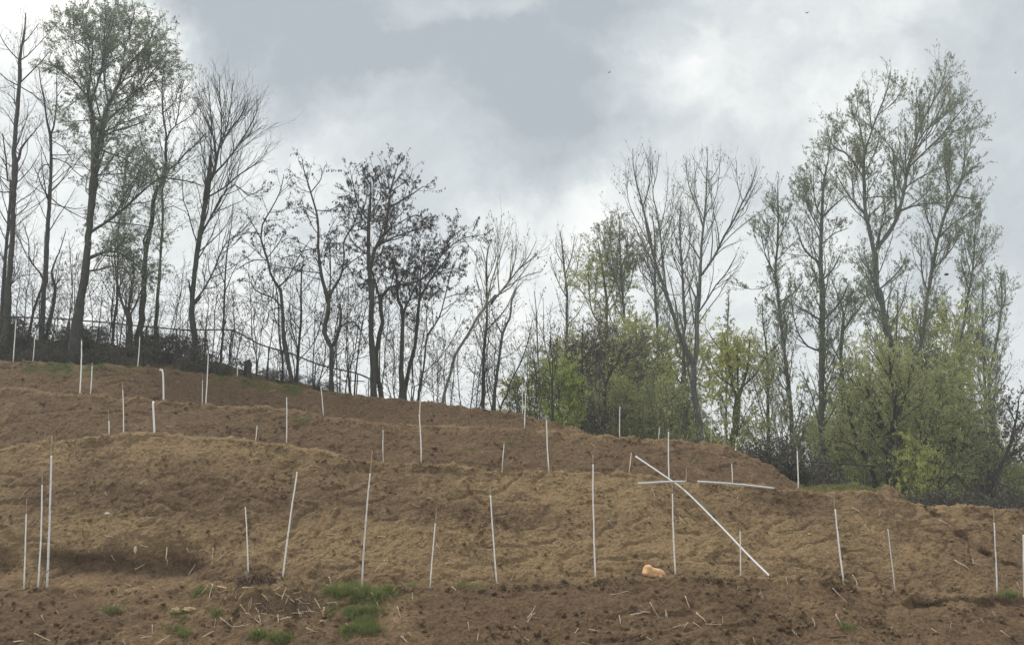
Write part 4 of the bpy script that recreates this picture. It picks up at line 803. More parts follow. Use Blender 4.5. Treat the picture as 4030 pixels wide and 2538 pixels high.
STAKES = [
 (0, (56, 1382), (63, 1172), .17, 8, 'w', 'shortest of the three white stakes at the far left of the lowest terrace edge'),
 (0, (88, 1382), (99, 1098), .15, 9, 'w', 'middle one of the three white stakes at the far left of the lowest terrace edge'),
 (0, (110, 1384), (122, 1026), .13, 12, 'g', 'tallest thick greyish stake at the far left of the lowest terrace edge'),
 (0, (583, 1353), (577, 1192), 0, 7, 'w', 'short white stake standing behind the heap of cut roots'),
 (0, (664, 1366), (699, 1109), 0, 9, 'w', 'white stake leaning right, just right of the heap of cut roots'),
 (0, (852, 1372), (876, 1062), .17, 9, 'g', 'tall worn stake with a brown tip rising from the bright grass tuft'),
 (0, (1012, 1375), (1027, 1195), .2, 7, 'w', 'short stake leaning right, next one right of the grass tuft'),
 (0, (1169, 1370), (1152, 1138), .12, 8, 'w', 'white stake leaning left at the middle of the lowest terrace edge'),
 (0, (1401, 1362), (1394, 1070), .07, 8, 'w', 'tall white stake with a short brown tip left of the tan dog'),
 (0, (1589, 1353), (1581, 1140), .1, 8, 'w', 'white stake just right of the tan dog'),
 (0, (1741, 1357), (1740, 1230), .16, 7, 'w', 'short white stake crossed by the long slanting pipe'),
 (0, (1984, 1364), (1961, 1166), .16, 9, 'w', 'brown-tipped white stake with a thin sapling beside it, right of the slanting pipe'),
 (0, (2105, 1388), (2088, 1243), 0, 6, 'g', 'short thin worn stake leaning left near the right end of the lowest edge'),
 (0, (2345, 1396), (2336, 1198), .15, 8, 'g', 'worn stake with a brown tip near the right edge of the photo'),
 (0, (2407.5, 1340), (2406.5, 1257), 0, 7, 'w', 'stake cut off by the right edge of the photo'),
 (1, (256, 1026), (255, 965), .4, 6, 'w', 'short stake with a long brown tip, leftmost on the second edge'),
 (1, (290, 1027), (288, 898), .15, 6, 'w', 'tall white stake left of the short thick pipe on the second edge'),
 (1, (600, 1040), (605, 997), .1, 5, 'w', 'shortest stake of the left half of the second terrace edge, leaning right'),
 (1, (673, 1041), (674, 934), 0, 6, 'w', 'straight white stake above the leaning stake right of the root heap'),
 (1, (902, 1070), (901, 1003), .1, 5, 'w', 'short thin stake with a broken twig beside it on the second edge'),
 (1, (990, 1086), (985, 964), .08, 7, 'w', 'long slightly curved stake at the middle of the second terrace edge'),
 (1, (1182, 1093), (1186, 1039), .1, 5, 'w', 'short stake leaning right below the little grass tuft'),
 (1, (1291, 1104), (1285, 981), .06, 7, 'w', 'tall white stake right of the little grass tuft, on the second edge'),
 (1, (1479, 1110), (1485, 1060), .1, 5, 'w', 'short stake leaning right just left of the top of the slanting pipe'),
 (1, (1574, 1133), (1572, 1008), .06, 7, 'w', 'bent white stake standing where the pipes cross'),
 (1, (1613, 1128), (1614, 1096), 1, 5, 'w', 'small bare brown stake between the two lying pipes'),
 (1, (1722, 1138), (1720, 1083), .12, 6, 'w', 'short stake behind the right lying pipe'),
 (1, (1877, 1152), (1874, 1050), .1, 7, 'w', 'tall stake where the second terrace edge meets the grass flat'),
 (2, (187, 927), (192, 797), .03, 8, 'w', 'tall thick white stake on the third edge below the largest tree'),
 (2, (212, 927), (217, 853), .1, 6, 'w', 'short brown-tipped stake right beside the tall thick one on the third edge'),
 (2, (475, 955), (476, 880), .2, 4, 'w', 'shorter thin stake of the close pair on the third edge'),
 (2, (483, 955), (490, 830), .04, 6, 'w', 'taller stake of the close pair on the third edge'),
 (2, (760, 977), (754, 905), .05, 5, 'w', 'white stake on the third edge below the zigzag tree'),
 (2, (987, 997), (989, 920), .04, 5, 'w', 'thin white stake on the third edge above the long curved one'),
 (2, (1234, 1010), (1237, 920), .05, 6, 'w', 'nearer and taller stake of the pair at the right end of the crest'),
 (2, (1458, 1033), (1458, 953), .05, 5, 'w', 'white stake against the brown thicket on the third edge'),
 (2, (1549, 1033), (1551, 1003), .1, 5, 'w', 'short stake at the foot of the green wood left of the forked bare poplar'),
 (3, (31, 848), (38, 749), .05, 6, 'w', 'tall white stake against the brambles at the far left of the top edge'),
 (3, (77, 847), (82, 789), .1, 5, 'w', 'second white stake against the brambles on the top edge'),
 (3, (323, 866), (329, 790), .05, 6, 'w', 'white stake on the top edge below the pollarded tree'),
 (3, (558, 892), (558, 858), .05, 5, 'w', 'short white stake left of the tree stump'),
 (3, (1027, 942), (1028, 905), 0, 3, 'w', 'faint thin stake among the trees at the middle of the crest'),
 (3, (1229, 980), (1229, 918), .05, 4, 'w', 'farther and shorter stake of the pair at the right end of the crest'),
 (3, (1674, 1030), (1674, 950), .1, 3, 'w', 'thin pale stake standing behind the third terrace, right of the forked bare poplar'),
]
FEET = []
for k, b, tp, tipf, wd, kind, lab in STAKES:
    Y = Yrow(b[0] * KD, k) + .22
    P0 = np.array(U(b[0] * KD, b[1] * KD, Y)); P1 = np.array(U(tp[0] * KD, tp[1] * KD, Y + random.uniform(-.15, .1)))
    g0 = gz(P0[0], P0[1]); d = P1 - P0; ext = max(.35, P0[2] - g0 + .2) if g0 < P0[2] else .35
    base = P0 - d / np.linalg.norm(d) * ext; tl = np.linalg.norm(P1 - base); n = 14; FEET.append(P0)
    tt = np.linspace(0, 1, n); bow = random.uniform(-.012, .012) * tl
    pts = base + (P1 - base) * tt[:, None]; pts[:, 0] += bow * np.sin(tt * np.pi) + .002 * np.random.normal(size=n)
    e = empty('stake', tuple(base + np.array([0, 0, ext]))); tag(e, lab, 'stake', 'white stakes set along the terrace edges')
    r0 = wd / 2 / (F / Y) * .74; fine_t = np.linspace(0, 1, 60); pf = np.stack([np.interp(fine_t, tt, pts[:, i]) for i in range(3)], 1)
    node = 1 + .14 * (np.abs(((fine_t * tl + .13 * b[0]) % .31) - .15) < .012)
    rf = r0 * (1.06 - .3 * fine_t) * node
    ntip = 59 - int(round(59 * tipf * (tl - ext) / tl))
    if ntip > 1:
        q_ = MB(); q_.tubes(pf[None, :ntip + 1], rf[None, :ntip + 1], 8); q_.build('shaft', [M_WHITE if kind == 'w' else M_GREYW], e)
    if ntip < 58:
        q_ = MB(); q_.tubes(pf[None, ntip:], rf[None, ntip:] * .97, 8); q_.build('tip', [M_TIP], e)
def pipe(name, pts, r, m, lab, cat='pipe', group=None, hollow=True):
    C4 = catmull(np.array([np.append(np.array(a), r) for a in pts]), .08)
    e = empty(name, tuple(C4[0, :3])); tag(e, lab, cat, group)
    q_ = MB(); q_.tubes(C4[None, :, :3], C4[None, :, 3], 12); q_.build('tube', [m], e)
    if hollow:
        d = C4[-1, :3] - C4[-2, :3]; d /= np.linalg.norm(d)
        rim = np.stack([C4[-1, :3] - d * .01, C4[-1, :3] + d * .004]); q2 = MB(); q2.tubes(rim[None], np.array([[r * .82, r * .82]]), 12); q2.build('bore_shade', [M_IRON], e)  # dark disc on the closed end stands for the shade inside the pipe
    return e
def PD(x, y, Y): return U(x * KD, y * KD, Y)
Yt = Yrow(363 * KD, 1) + .2
pipe('white_pipe', [PD(363.5, 1024, Yt), PD(362.5, 1000, Yt), PD(361, 970, Yt), PD(360, 950, Yt), PD(361, 944, Yt + .02)], .033, M_PVC, 'short thick white plastic pipe standing up below the bent one on the second terrace edge', group='thick white pipes')
Yt = Yrow(384 * KD, 2) + .2
pipe('white_pipe', [PD(384.5, 945, Yt), PD(384.5, 925, Yt), PD(384, 895, Yt), PD(383, 877, Yt), PD(381, 869, Yt), PD(377.5, 868, Yt), PD(376.5, 872, Yt)], .032, M_PVC, 'thick white plastic pipe with its top bent over, on the third terrace edge', group='thick white pipes')
pipe('slanting_pipe', [PD(1495, 1073, 35.9), PD(1560, 1117, 34.9), PD(1612, 1155, 34.2), PD(1690, 1232, 32.8), PD(1760, 1305, 31.4), PD(1812, 1356, 30.3)], .027, M_CONDUIT, 'long grey-white pipe slanting down the bank from the crossing of the pipes')
pipe('lying_pipe', [PD(1500, 1136.5, 34.25), PD(1530, 1135, 34.25), PD(1570, 1132.5, 34.3), PD(1611, 1132, 34.35)], .032, M_CONDUIT, 'left of the two pipes lying along the second terrace edge, crossed by the slanting pipe', group='pipes lying on the second edge')
pipe('lying_pipe', [PD(1640, 1132, 34.55), PD(1690, 1135, 34.5), PD(1750, 1140, 34.5), PD(1820, 1148, 34.5)], .032, M_CONDUIT, 'right of the two pipes lying along the second terrace edge', group='pipes lying on the second edge')
def cpt(c, x, y, Y):
    ox, oy, s = CROP[c]; return U(ox + x / s, oy + y / s, Y)
# rail fence on the left crest
e = empty('rail_fence', cpt('B', 410, 1290, 50.6)); tag(e, 'dark pipe rail on thin posts along the left crest, bending down to the right', 'fence')
pts = [('B', -60, 1028), ('B', 75, 1035), ('B', 500, 1055), ('B', 620, 1065), ('B', 1000, 1100), ('B', 1300, 1128), ('B', 1500, 1136), ('B', 1725, 1133), ('B', 1745, 1138), ('B', 1900, 1222), ('D', 220, 573), ('D', 300, 600), ('D', 430, 632), ('D', 600, 703), ('D', 740, 745), ('D', 960, 798), ('D', 1080, 850), ('D', 1155, 905)]
def fY(px): return 50.3 + .3 * math.sin(px / 400)
def railpts(L_): 
    return [np.append(np.array(cpt(c, x, y, fY(CROP[c][0] + x / CROP[c][2]))), .034) for c, x, y in L_]
C4 = catmull(np.array(railpts(pts)), .25); C4[:, 2] += .01 * np.sin(np.arange(len(C4)) * .7)
q_ = MB(); q_.tubes(C4[None, :, :3], C4[None, :, 3], 8); q_.build('rail', [M_IRON], e)
C4 = catmull(np.array(railpts([('D', 850, 848), ('D', 940, 850), ('D', 1020, 856)])), .25); q_ = MB(); q_.tubes(C4[None, :, :3], C4[None, :, 3] * .7, 8); q_.build('lower_rail', [M_IRON], e)
for c, x, y, wd in (('B', 120, 1038, 8), ('B', 410, 1050, 9), ('B', 740, 1075, 8), ('B', 1092, 1108, 10), ('B', 1320, 1128, 12), ('B', 1535, 1136, 16), ('B', 1730, 1134, 10), ('B', 2005, 1262, 10), ('D', 372, 615, 6), ('D', 648, 722, 10), ('D', 832, 765, 10), ('D', 963, 800, 10), ('D', 1045, 838, 8)):
    Y = fY(CROP[c][0] + x / CROP[c][2]); a = np.array(cpt(c, x, y, Y)); z0 = min(gz(a[0], a[1]) - .2, a[2] - .8)
    zz = np.linspace(z0, a[2] - .01, 6); P = np.stack([np.full(6, a[0]) + np.linspace(random.uniform(-.05, .05), 0, 6), np.full(6, a[1] + .02), zz], 1)
    q_ = MB(); q_.tubes(P[None], np.full((1, 6), wd * .5 / 1.8964 * Y / F), 6); q_.build('post', [M_IRON], e)
e = empty('rail_fence', cpt('H', 450, 1200, 55)); tag(e, 'dark low rail in front of the right wood behind the grass flat', 'fence')
C4 = catmull(np.array([np.append(np.array(cpt('H', x, y, 53.)), .035) for x, y in ((180, 1080), (320, 1085), (450, 1092), (600, 1101), (730, 1110), (900, 1125))]), .25)
q_ = MB(); q_.tubes(C4[None, :, :3], C4[None, :, 3], 8); q_.build('rail', [M_IRON], e)
for x, y in ((230, 1082), (400, 1089), (560, 1098), (720, 1109), (880, 1124)):
    a = np.array(cpt('H', x, y, 53.03)); zz = np.linspace(gz(a[0], a[1]) - .2, a[2] - .02, 5)
    q_ = MB(); q_.tubes(np.stack([np.full(5, a[0]), np.full(5, a[1]), zz], 1)[None], np.full((1, 5), .04), 6); q_.build('post', [M_IRON], e)
# stump
Y = 49.6; a = np.array(cpt('D', 138, 800, Y)); top = np.array(cpt('D', 140, 706, Y)); rs = 29 / 1.8964 * Y / F
n = 9; zz = np.linspace(a[2] - .5, top[2], n); S = 20; th = np.arange(S) / S * 2 * np.pi; q_ = MB(); prof = np.array([1.9, 1.45, 1.2, 1.08, 1.0, .98, .96, .97, .98]) * rs
VV = np.stack([a[0] + (prof[:, None] * (1 + .10 * np.sin(th * 5 + .4) + .05 * np.sin(th * 9))) * np.cos(th), a[1] + prof[:, None] * (1 + .1 * np.sin(th * 4)) * np.sin(th), np.repeat(zz[:, None], S, 1)], -1)
VV[-1, :, 2] += .07 * np.cos(th * 2 + 2.6) + .03 * np.sin(th * 5); VV = np.concatenate([VV.reshape(-1, 3), VV[-1].mean(0, keepdims=True)])
i_ = np.arange(n - 1)[:, None] * S; j_ = np.arange(S)[None]; jn = (j_ + 1) % S
q_.add(VV, [np.stack([i_ + j_, i_ + jn, i_ + S + jn, i_ + S + j_], -1).reshape(-1, 4), np.stack([(n - 1) * S + np.arange(S), (n - 1) * S + (np.arange(S) + 1) % S, np.full(S, n * S)], 1)])
st_ = q_.build('tree_stump', [BARK['dark']], None, False); tag(st_, 'dark flared tree stump on the crest right of the broken-topped tree', 'stump')
# nest in the fork of the largest tree
ctr = np.array(cpt('A', 727, 962, 49.9)); n = 170; rr_ = np.random.default_rng(5)
dd = rr_.normal(size=(n, 3)); dd /= np.linalg.norm(dd, axis=1, keepdims=True); c0 = ctr + dd * np.array([.24, .24, .13]) * rr_.random((n, 1)) ** .4
tt_ = np.cross(dd, rr_.normal(size=(n, 3))); tt_[:, 2] *= .35; tt_ /= np.linalg.norm(tt_, axis=1, keepdims=True); kk_ = np.linspace(-1, 1, 5)[None, :, None]
PP = c0[:, None] + tt_[:, None] * kk_ * rr_.uniform(.1, .24, (n, 1, 1)) - (c0 - ctr)[:, None] * (kk_ ** 2) * .35
q_ = MB(); q_.tubes(PP, np.full((n, 5), .011), 4); nb_ = q_.build('bird_nest', [BARK['dark']], None); tag(nb_, 'dark twig nest lodged in the fork of the largest left tree', 'nest')
for px, py, lab in ((2370, 716, 'small dark twig nest high in the leaning right poplar'), (3725, 1080, 'small dark ball of twigs in the right poplars')):
    ctr = np.array(U(px, py, 64.)); c1 = ctr + (c0[:60] - np.array(cpt('A', 727, 962, 49.9))) * .45
    PP2 = c1[:, None] + tt_[:60, None] * kk_ * .09
    if px > 3000: q_ = MB(); q_.tubes(PP2, np.full((60, 5), .008), 4); o_ = q_.build('bird_nest', [BARK['dark']], None); tag(o_, lab, 'nest')
# birds
def bird(x, y, s, rz, lab):
    c = np.array(PD(x, y, 58.)); q_ = MB()
    bx_ = np.linspace(-1, 1, 7); q_.tubes((c + np.stack([bx_ * .09 * s, 0 * bx_, .01 * bx_], 1))[None], (np.array([.008, .02, .03, .033, .028, .02, .005]) * s)[None], 6)
    for sg in (-1, 1):
        W = np.array([[.03, 0, .01], [-.03, 0, .01], [-.06, .2 * sg, .06], [.0, .11 * sg, .05]]) * s; W = W @ np.array([[math.cos(rz), math.sin(rz), 0], [-math.sin(rz), math.cos(rz), 0], [0, 0, 1]])
        W2 = W + np.array([0, 0, .006]); q_.add(np.concatenate([W, W2]) + c, [np.array([[0, 1, 2, 3], [7, 6, 5, 4], [0, 3, 7, 4], [3, 2, 6, 7], [2, 1, 5, 6]])])
    o = q_.build('bird', [M_IRON], None, False); tag(o, lab, 'bird', 'birds in the sky')
bird(1433, 171, .75, .6, 'tiny dark bird flying in the middle of the sky'); bird(1898, 31, .8, 1.2, 'tiny dark bird near the top edge of the sky'); bird(2388, 172, .7, .2, 'tiny dark bird near the right edge of the sky')
# dog
def C2(x, y, dy=0.): return np.array(U(2480 + x / 12.04, 2180 + y / 12.04, 28.28 + dy))
sc_ = 1 / 12.04 * 28.28 / F
BALLS = [(800, 665, 165, 0), (850, 735, 240, .02), (800, 860, 190, -.03), (960, 830, 225, .02), (1080, 850, 215, .01), (1210, 870, 205, .01), (1340, 890, 205, 0), (1440, 920, 190, 0), (700, 900, 110, -.06), (760, 930, 110, -.10),
         (1530, 960, 140, -.01), (1600, 1010, 105, -.02), (1655, 1050, 72, -.03), (1695, 1080, 45, -.035), (1400, 1040, 80, -.08), (1470, 1075, 50, -.13), (1540, 925, 48, .05), (1560, 930, 46, -.08),
         (650, 640, 34, -.02), (625, 710, 34, -.03), (605, 780, 33, -.04), (585, 850, 30, -.05), (575, 900, 24, -.05), (1000, 980, 130, -.04), (1200, 1010, 110, -.05), (860, 1000, 120, -.04)]
bmd = bmesh.new(); org = C2(1100, 1050)
for x, y, r_, dy in BALLS:
    c = C2(x, y, dy) - org; mt = __import__('mathutils').Matrix.Translation(Vector(c)); bmesh.ops.create_icosphere(bmd, subdivisions=3, radius=r_ * sc_ * 1.0, matrix=mt)
me = bpy.data.meshes.new('dog_base'); bmd.to_mesh(me); bmd.free(); tmp = bpy.data.objects.new('dog_base', me); COL.objects.link(tmp)
rm = tmp.modifiers.new('r', 'REMESH'); rm.mode = 'VOXEL'; rm.voxel_size = .011
sm_ = tmp.modifiers.new('s', 'SMOOTH'); sm_.iterations = 9; sm_.factor = .6
dgp = bpy.context.evaluated_depsgraph_get(); me2 = bpy.data.meshes.new_from_object(tmp.evaluated_get(dgp)); bpy.data.objects.remove(tmp)
for p_ in me2.polygons: p_.use_smooth = True
dog = bpy.data.objects.new('dog', me2); COL.objects.link(dog); dog.location = tuple(org)
m, t, p, o = mat('tan_fur'); g = t.nodes.new('ShaderNodeTexCoord'); n_ = noise3(g.outputs['Object'], 7, 5, .6, t); r_ = t.nodes.new('ShaderNodeValToRGB'); setramp(r_.color_ramp, [(.3, (.54, .31, .14)), (.6, (.68, .42, .21)), (.8, (.76, .53, .30))]); t.links.new(n_.outputs['Fac'], r_.inputs[0]); t.links.new(r_.outputs[0], p.inputs['Base Color'])
n2_ = noise3(g.outputs['Object'], 120, 3, .6, t); b_ = t.nodes.new('ShaderNodeBump'); b_.inputs['Strength'].default_value = .5; b_.inputs['Distance'].default_value = .006; t.links.new(n2_.outputs['Fac'], b_.inputs['Height']); t.links.new(b_.outputs[0], p.inputs['Normal'])
p.inputs['Sheen Weight'].default_value = .35; me2.materials.clear(); me2.materials.append(m)
tag(dog, 'tan dog hunched with its head down on the edge of the lowest terrace', 'dog')

# ------------------------------------------------------------------ sticks and roots on the slopes
def stick_mesh(seed, bend, forks, r0):
    r = np.random.default_rng(seed); q_ = MB(); n = 9; x = np.linspace(-.5, .5, n); y = bend * (1 - (2 * x) ** 2) * .2 + np.cumsum(r.normal(size=n)) * .011; z = np.cumsum(r.normal(size=n)) * .012 + .05 * bend * np.abs(x)
    P = np.stack([x, y, z], 1); rr = r0 * np.linspace(1, .55, n); q_.tubes(P[None], rr[None], 6)
    for _ in range(forks):
        i = r.integers(2, n - 2); d = np.array([r.uniform(.2, .6) * r.choice([-1, 1]), r.uniform(-.6, .6), r.uniform(0, .4)]); l = r.uniform(.12, .32)
        k_ = np.linspace(0, 1, 5)[:, None]; Q_ = P[i] + d / np.linalg.norm(d) * l * k_ + r.normal(size=(5, 3)) * .012 * k_; q_.tubes(Q_[None], (r0 * .6 * np.linspace(1, .5, 5))[None], 5)
    return q_
STP = {}
for i in range(10):
    bend, fk = [(0, 0), (.1, 0), (.3, 0), (.15, 1), (-.2, 2), (.1, 1), (.8, 0), (-.35, 1), (.15, 3), (0, 1)][i]
    o = stick_mesh(300 + i, bend, fk, .030 if i % 3 else .042).build('stick_proto', [M_ROOT], None); STP[i] = o.data; bpy.data.objects.remove(o)
SPM = {}
def stick(px, py, lpx, ang, pr=None, m='pale', thick=1., lift=.0, name='stick', lab=None, group=None, pr3=None):
    loc, nrm = ray(px, py)
    if loc is None or loc.y > 49: return
    pr = random.randrange(10) if pr is None else pr; key = (pr, m)
    if key not in SPM:
        d = STP[pr].copy(); d.materials[0] = {'pale': M_ROOT, 'dark': M_ROOTD, 'wood': M_WOOD}[m]; SPM[key] = d
    o = bpy.data.objects.new(name, SPM[key]); COL.objects.link(o)
    ln = lpx * loc.y / F
    # lie in the slope, direction seen in the picture, with some stand-off
    a = R(ang); right = Vector((1, 0, 0)); up = Vector((0, .45, .9)).normalized(); 
    dirv = right * math.cos(a) + up * math.sin(a); dirv += nrm * random.uniform(-.1, .15); dirv.normalize()
    zax = (nrm - nrm.dot(dirv) * dirv).normalized(); yax = zax.cross(dirv)
    M = __import__('mathutils').Matrix((dirv, yax, zax)).transposed().to_4x4()
    o.matrix_world = __import__('mathutils').Matrix.Translation(loc + nrm * (.015 + lift)) @ M @ __import__('mathutils').Matrix.Diagonal((ln, min(ln, .5) * 1.35, min(ln, .5) * 1.35, 1))
    k_ = .8 * thick * (.3 / max(ln, .18)) ** .4
    o.scale = (o.scale[0], o.scale[1] * max(.5, min(k_, 1.6)), o.scale[2] * max(.5, min(k_, 1.6)))
    tag(o, lab, 'stick' if name == 'stick' else 'root', group); return o
LAND = [(s[1][0], 'the ' + s[6].split(' with ')[0] if False else s[6]) for s in STAKES]
BANKN = ['near bank', 'big middle bank', 'third bank up', 'top bank']
used_lab = {}
def where(px, py):
    x, y = px / KD, py / KD
    k = 0 if y > np.interp(x, LIP[0]['x'], LIP[0]['y']) - 4 else 1 if y > np.interp(x, LIP[1]['x'], LIP[1]['y']) - 2 else 2 if y > np.interp(x, LIP[2]['x'], LIP[2]['y']) - 2 else 3
    S_ = [(s[1][0], i) for i, s in enumerate([s for s in STAKES if s[0] == (0 if k < 2 else k - 1)])]
    j = min(S_, key=lambda a: abs(a[0] - x)); i = j[1] + 1
    sd_ = 'under' if abs(j[0] - x) < 14 else ('left of' if x < j[0] else 'right of')
    sd_ = sd_
    od = {1: 'first', 2: 'second', 3: 'third', 4: 'fourth', 5: 'fifth', 6: 'sixth', 7: 'seventh', 8: 'eighth', 9: 'ninth', 10: 'tenth', 11: 'eleventh', 12: 'twelfth', 13: 'thirteenth', 14: 'fourteenth', 15: 'last'}[min(i, 15)]
    return k, f'on the {BANKN[k]}, {sd_} the {od} stake'
def L4(ox, oy, s, lst, nm):
    for it in lst:
        x, y, ln, ang = it[:4]; m_ = it[4] if len(it) > 4 else 'pale'; pr = it[5] if len(it) > 5 else None
        px, py = ox + x / s, oy + y / s; k, wh = where(px, py)
        desc = {'pale': 'pale', 'dark': 'brown', 'wood': 'split'}[m_] + (' long' if ln / s > 60 else ' short' if ln / s < 26 else '') + (' upright' if abs(ang) > 68 else ' slanting' if abs(ang) > 25 else ' flat')
        kind = 'root' if (pr in (3, 4, 6, 7, 8)) else 'stick'
        stick(px, py, ln / s * 1.1, ang, pr, m_, 1.5 if m_ == 'wood' else 1., .01, kind, f'{desc} {kind} {wh}', 'sticks and roots lying on the banks')
L4(2000, 1650, 1.708, [(982, 505, 62, -80, 'pale', 2), (685, 698, 50, -55), (1190, 690, 95, -50, 'pale', 4), (1250, 795, 75, -18, 'pale', 1), (620, 805, 34, -45), (1210, 1255, 130, -80, 'pale', 2), (1012, 1325, 205, -66, 'pale', 1), (890, 1305, 125, 12, 'pale', 3), (1165, 1390, 100, 20, 'pale', 8), (1272, 1385, 64, -42), (1300, 1335, 80, -45, 'wood', 0), (460, 1422, 42, 55, 'wood', 0),
   (380, 1325, 230, -55, 'dark', 1), (150, 1335, 80, 55, 'pale', 3), (190, 1330, 44, -12), (880, 1390, 150, -65, 'dark', 3), (755, 1360, 75, -86), (125, 1480, 40, -35, 'wood'), (535, 1505, 70, -8, 'pale', 1), (1350, 1370, 150, -4, 'pale', 7), (1070, 1310, 60, -70, 'pale'), (1440, 1355, 55, 88), (1620, 1170, 100, -28, 'dark'), (1020, 1225, 60, -68, 'dark'), (1195, 1385, 50, 55), (745, 1165, 110, 18, 'pale', 1), (60, 1412, 50, -35), (1605, 1440, 90, -60, 'dark'), (1660, 1490, 50, -75), (950, 1480, 40, -45), (590, 1425, 80, -14), (1255, 905, 60, -30, 'dark'), (1070, 935, 90, -62, 'dark'), (175, 1420, 130, -58, 'dark'), (270, 1440, 120, -60, 'dark'), (205, 225, 34, -80), (720, 250, 30, 60), (1550, 525, 24, 60, 'wood')], 'c')
L4(3030, 1850, 2.205, [(1520, 465, 110, -42, 'wood', 5), (845, 510, 74, -62), (732, 960, 105, -85, 'pale', 6), (600, 1090, 150, -58, 'pale', 2), (612, 1350, 190, -78, 'pale', 5), (590, 1442, 140, 6, 'dark', 0), (1665, 820, 125, -36, 'wood', 0), (1758, 793, 46, 88, 'wood', 0), (1820, 835, 95, -36), (2165, 1025, 90, -84, 'pale', 2), (2105, 1460, 190, -42, 'pale', 1), (1432, 1395, 56, -42, 'wood', 0), (172, 1180, 130, -86, 'dark', 1), (1950, 1262, 64, -66), (1842, 1312, 50, -72), (755, 355, 90, -38, 'pale', 3), (272, 945, 46, 28, 'wood', 0), (705, 1048, 40, 18, 'wood', 0), (985, 593, 26, -75), (945, 705, 44, -8), (1485, 460, 40, -40), (1480, 905, 140, 12, 'dark', 6), (920, 855, 34, -42), (1255, 850, 70, -48, 'dark'), (1900, 1110, 60, -52, 'dark'), (380, 1330, 70, -86), (220, 1430, 80, -60, 'pale', 8), (900, 1430, 280, -44, 'dark', 1), (1080, 1400, 70, -62), (490, 495, 90, -40, 'dark'), (2010, 550, 90, -38, 'dark'), (2190, 520, 40, -38), (1545, 340, 36, 80), (500, 235, 90, -16, 'dark'), (1150, 1280, 60, -62, 'dark'), (60, 1460, 90, 70, 'dark')], 'd')
L4(0, 1900, 2.189, [(200, 105, 92, 68, 'pale', 2), (590, 214, 32, 84, 'wood', 0), (816, 98, 22, -80), (1925, 133, 28, 68, 'wood', 0), (1441, 585, 150, -80, 'wood', 0), (1442, 688, 50, -85, 'wood', 5), (962, 630, 110, -46, 'pale', 5), (1208, 722, 86, 46), (1680, 700, 185, 74, 'pale', 1), (1836, 640, 165, -80, 'pale', 1), (540, 888, 86, 46), (595, 905, 80, 22), (2145, 1020, 160, -84, 'pale', 6), (2170, 1010, 130, 80, 'pale', 2), (1792, 1306, 88, 32, 'wood', 0), (2225, 1300, 66, -86), (1250, 1335, 330, 6, 'pale', 8), (1310, 1280, 110, -80, 'pale', 2), (430, 1352, 270, -20, 'pale', 1), (152, 1367, 95, 6, 'wood', 0), (540, 1268, 44, 55), (1960, 1200, 150, -32, 'pale', 1), (2085, 1227, 140, 4), (370, 1165, 60, -45), (1110, 470, 140, -4, 'dark', 7), (945, 465, 80, -14, 'pale', 3), (970, 528, 130, 4, 'dark', 2), (1230, 535, 90, -12), (1900, 900, 170, -18, 'wood', 0), (1815, 945, 130, 84), (1745, 940, 120, 60), (1970, 960, 130, 62, 'pale', 1), (1890, 965, 120, 40, 'dark'), (1112, 890, 50, -30), (1440, 245, 120, -6, 'dark', 5), (300, 340, 60, 60), (1175, 330, 40, 55), (1005, 250, 60, -40, 'dark'), (920, 100, 40, -40), (1000, 1180, 200, -24, 'dark', 1), (980, 1080, 60, -80), (1120, 1110, 80, 70, 'dark'), (500, 1120, 40, -40), (1400, 1360, 120, 38), (1080, 1380, 70, -50), (2290, 680, 60, 88), (2230, 470, 80, -45, 'dark'), (1900, 650, 70, 50, 'pale', 2), (1620, 580, 50, -60), (1220, 620, 150, 60, 'dark'), (1310, 60, 130, 86, 'dark'), (2130, 780, 60, -45)], 'e')
L4(1000, 1750, 1.925, [(965, 708, 56, -10, 'wood', 6), (1394, 775, 44, -52, 'wood', 0), (1162, 752, 22, 70, 'wood'), (1091, 826, 26, -60), (1330, 407, 50, -18), (1646, 566, 56, 52), (922, 1190, 165, -66, 'pale', 3), (1104, 1298, 135, -70, 'pale', 2), (1522, 1096, 62, -44, 'wood', 0), (2088, 1290, 150, 55, 'pale', 4), (1390, 1330, 80, 58, 'dark', 0), (760, 958, 58, 36, 'dark', 0), (1630, 1395, 90, -86, 'pale', 2), (2068, 1475, 38, -32, 'wood', 0), (1005, 1145, 110, -24), (750, 1400, 130, -40, 'pale', 1), (532, 1265, 64, -84, 'wood', 0), (960, 515, 34, 80), (1035, 270, 130, -10, 'dark', 1), (80, 80, 44, -50), (1000, 762, 90, -6, 'dark'), (1480, 900, 70, 4, 'wood', 3), (1120, 940, 40, -80), (930, 940, 50, 60), (1180, 1440, 50, -45), (1690, 1465, 70, 86), (1700, 1270, 90, -28, 'dark'), (1160, 1490, 110, -42), (35, 1430, 60, -86), (1085, 1340, 60, -40), (1200, 1170, 90, 85), (480, 1065, 70, -86, 'dark', 0), (270, 1000, 90, 42, 'dark', 0), (1950, 1018, 40, 62), (1990, 1400, 50, -30), (1165, 1110, 130, -45, 'dark', 3)], 'f')
rp = random.Random(4)
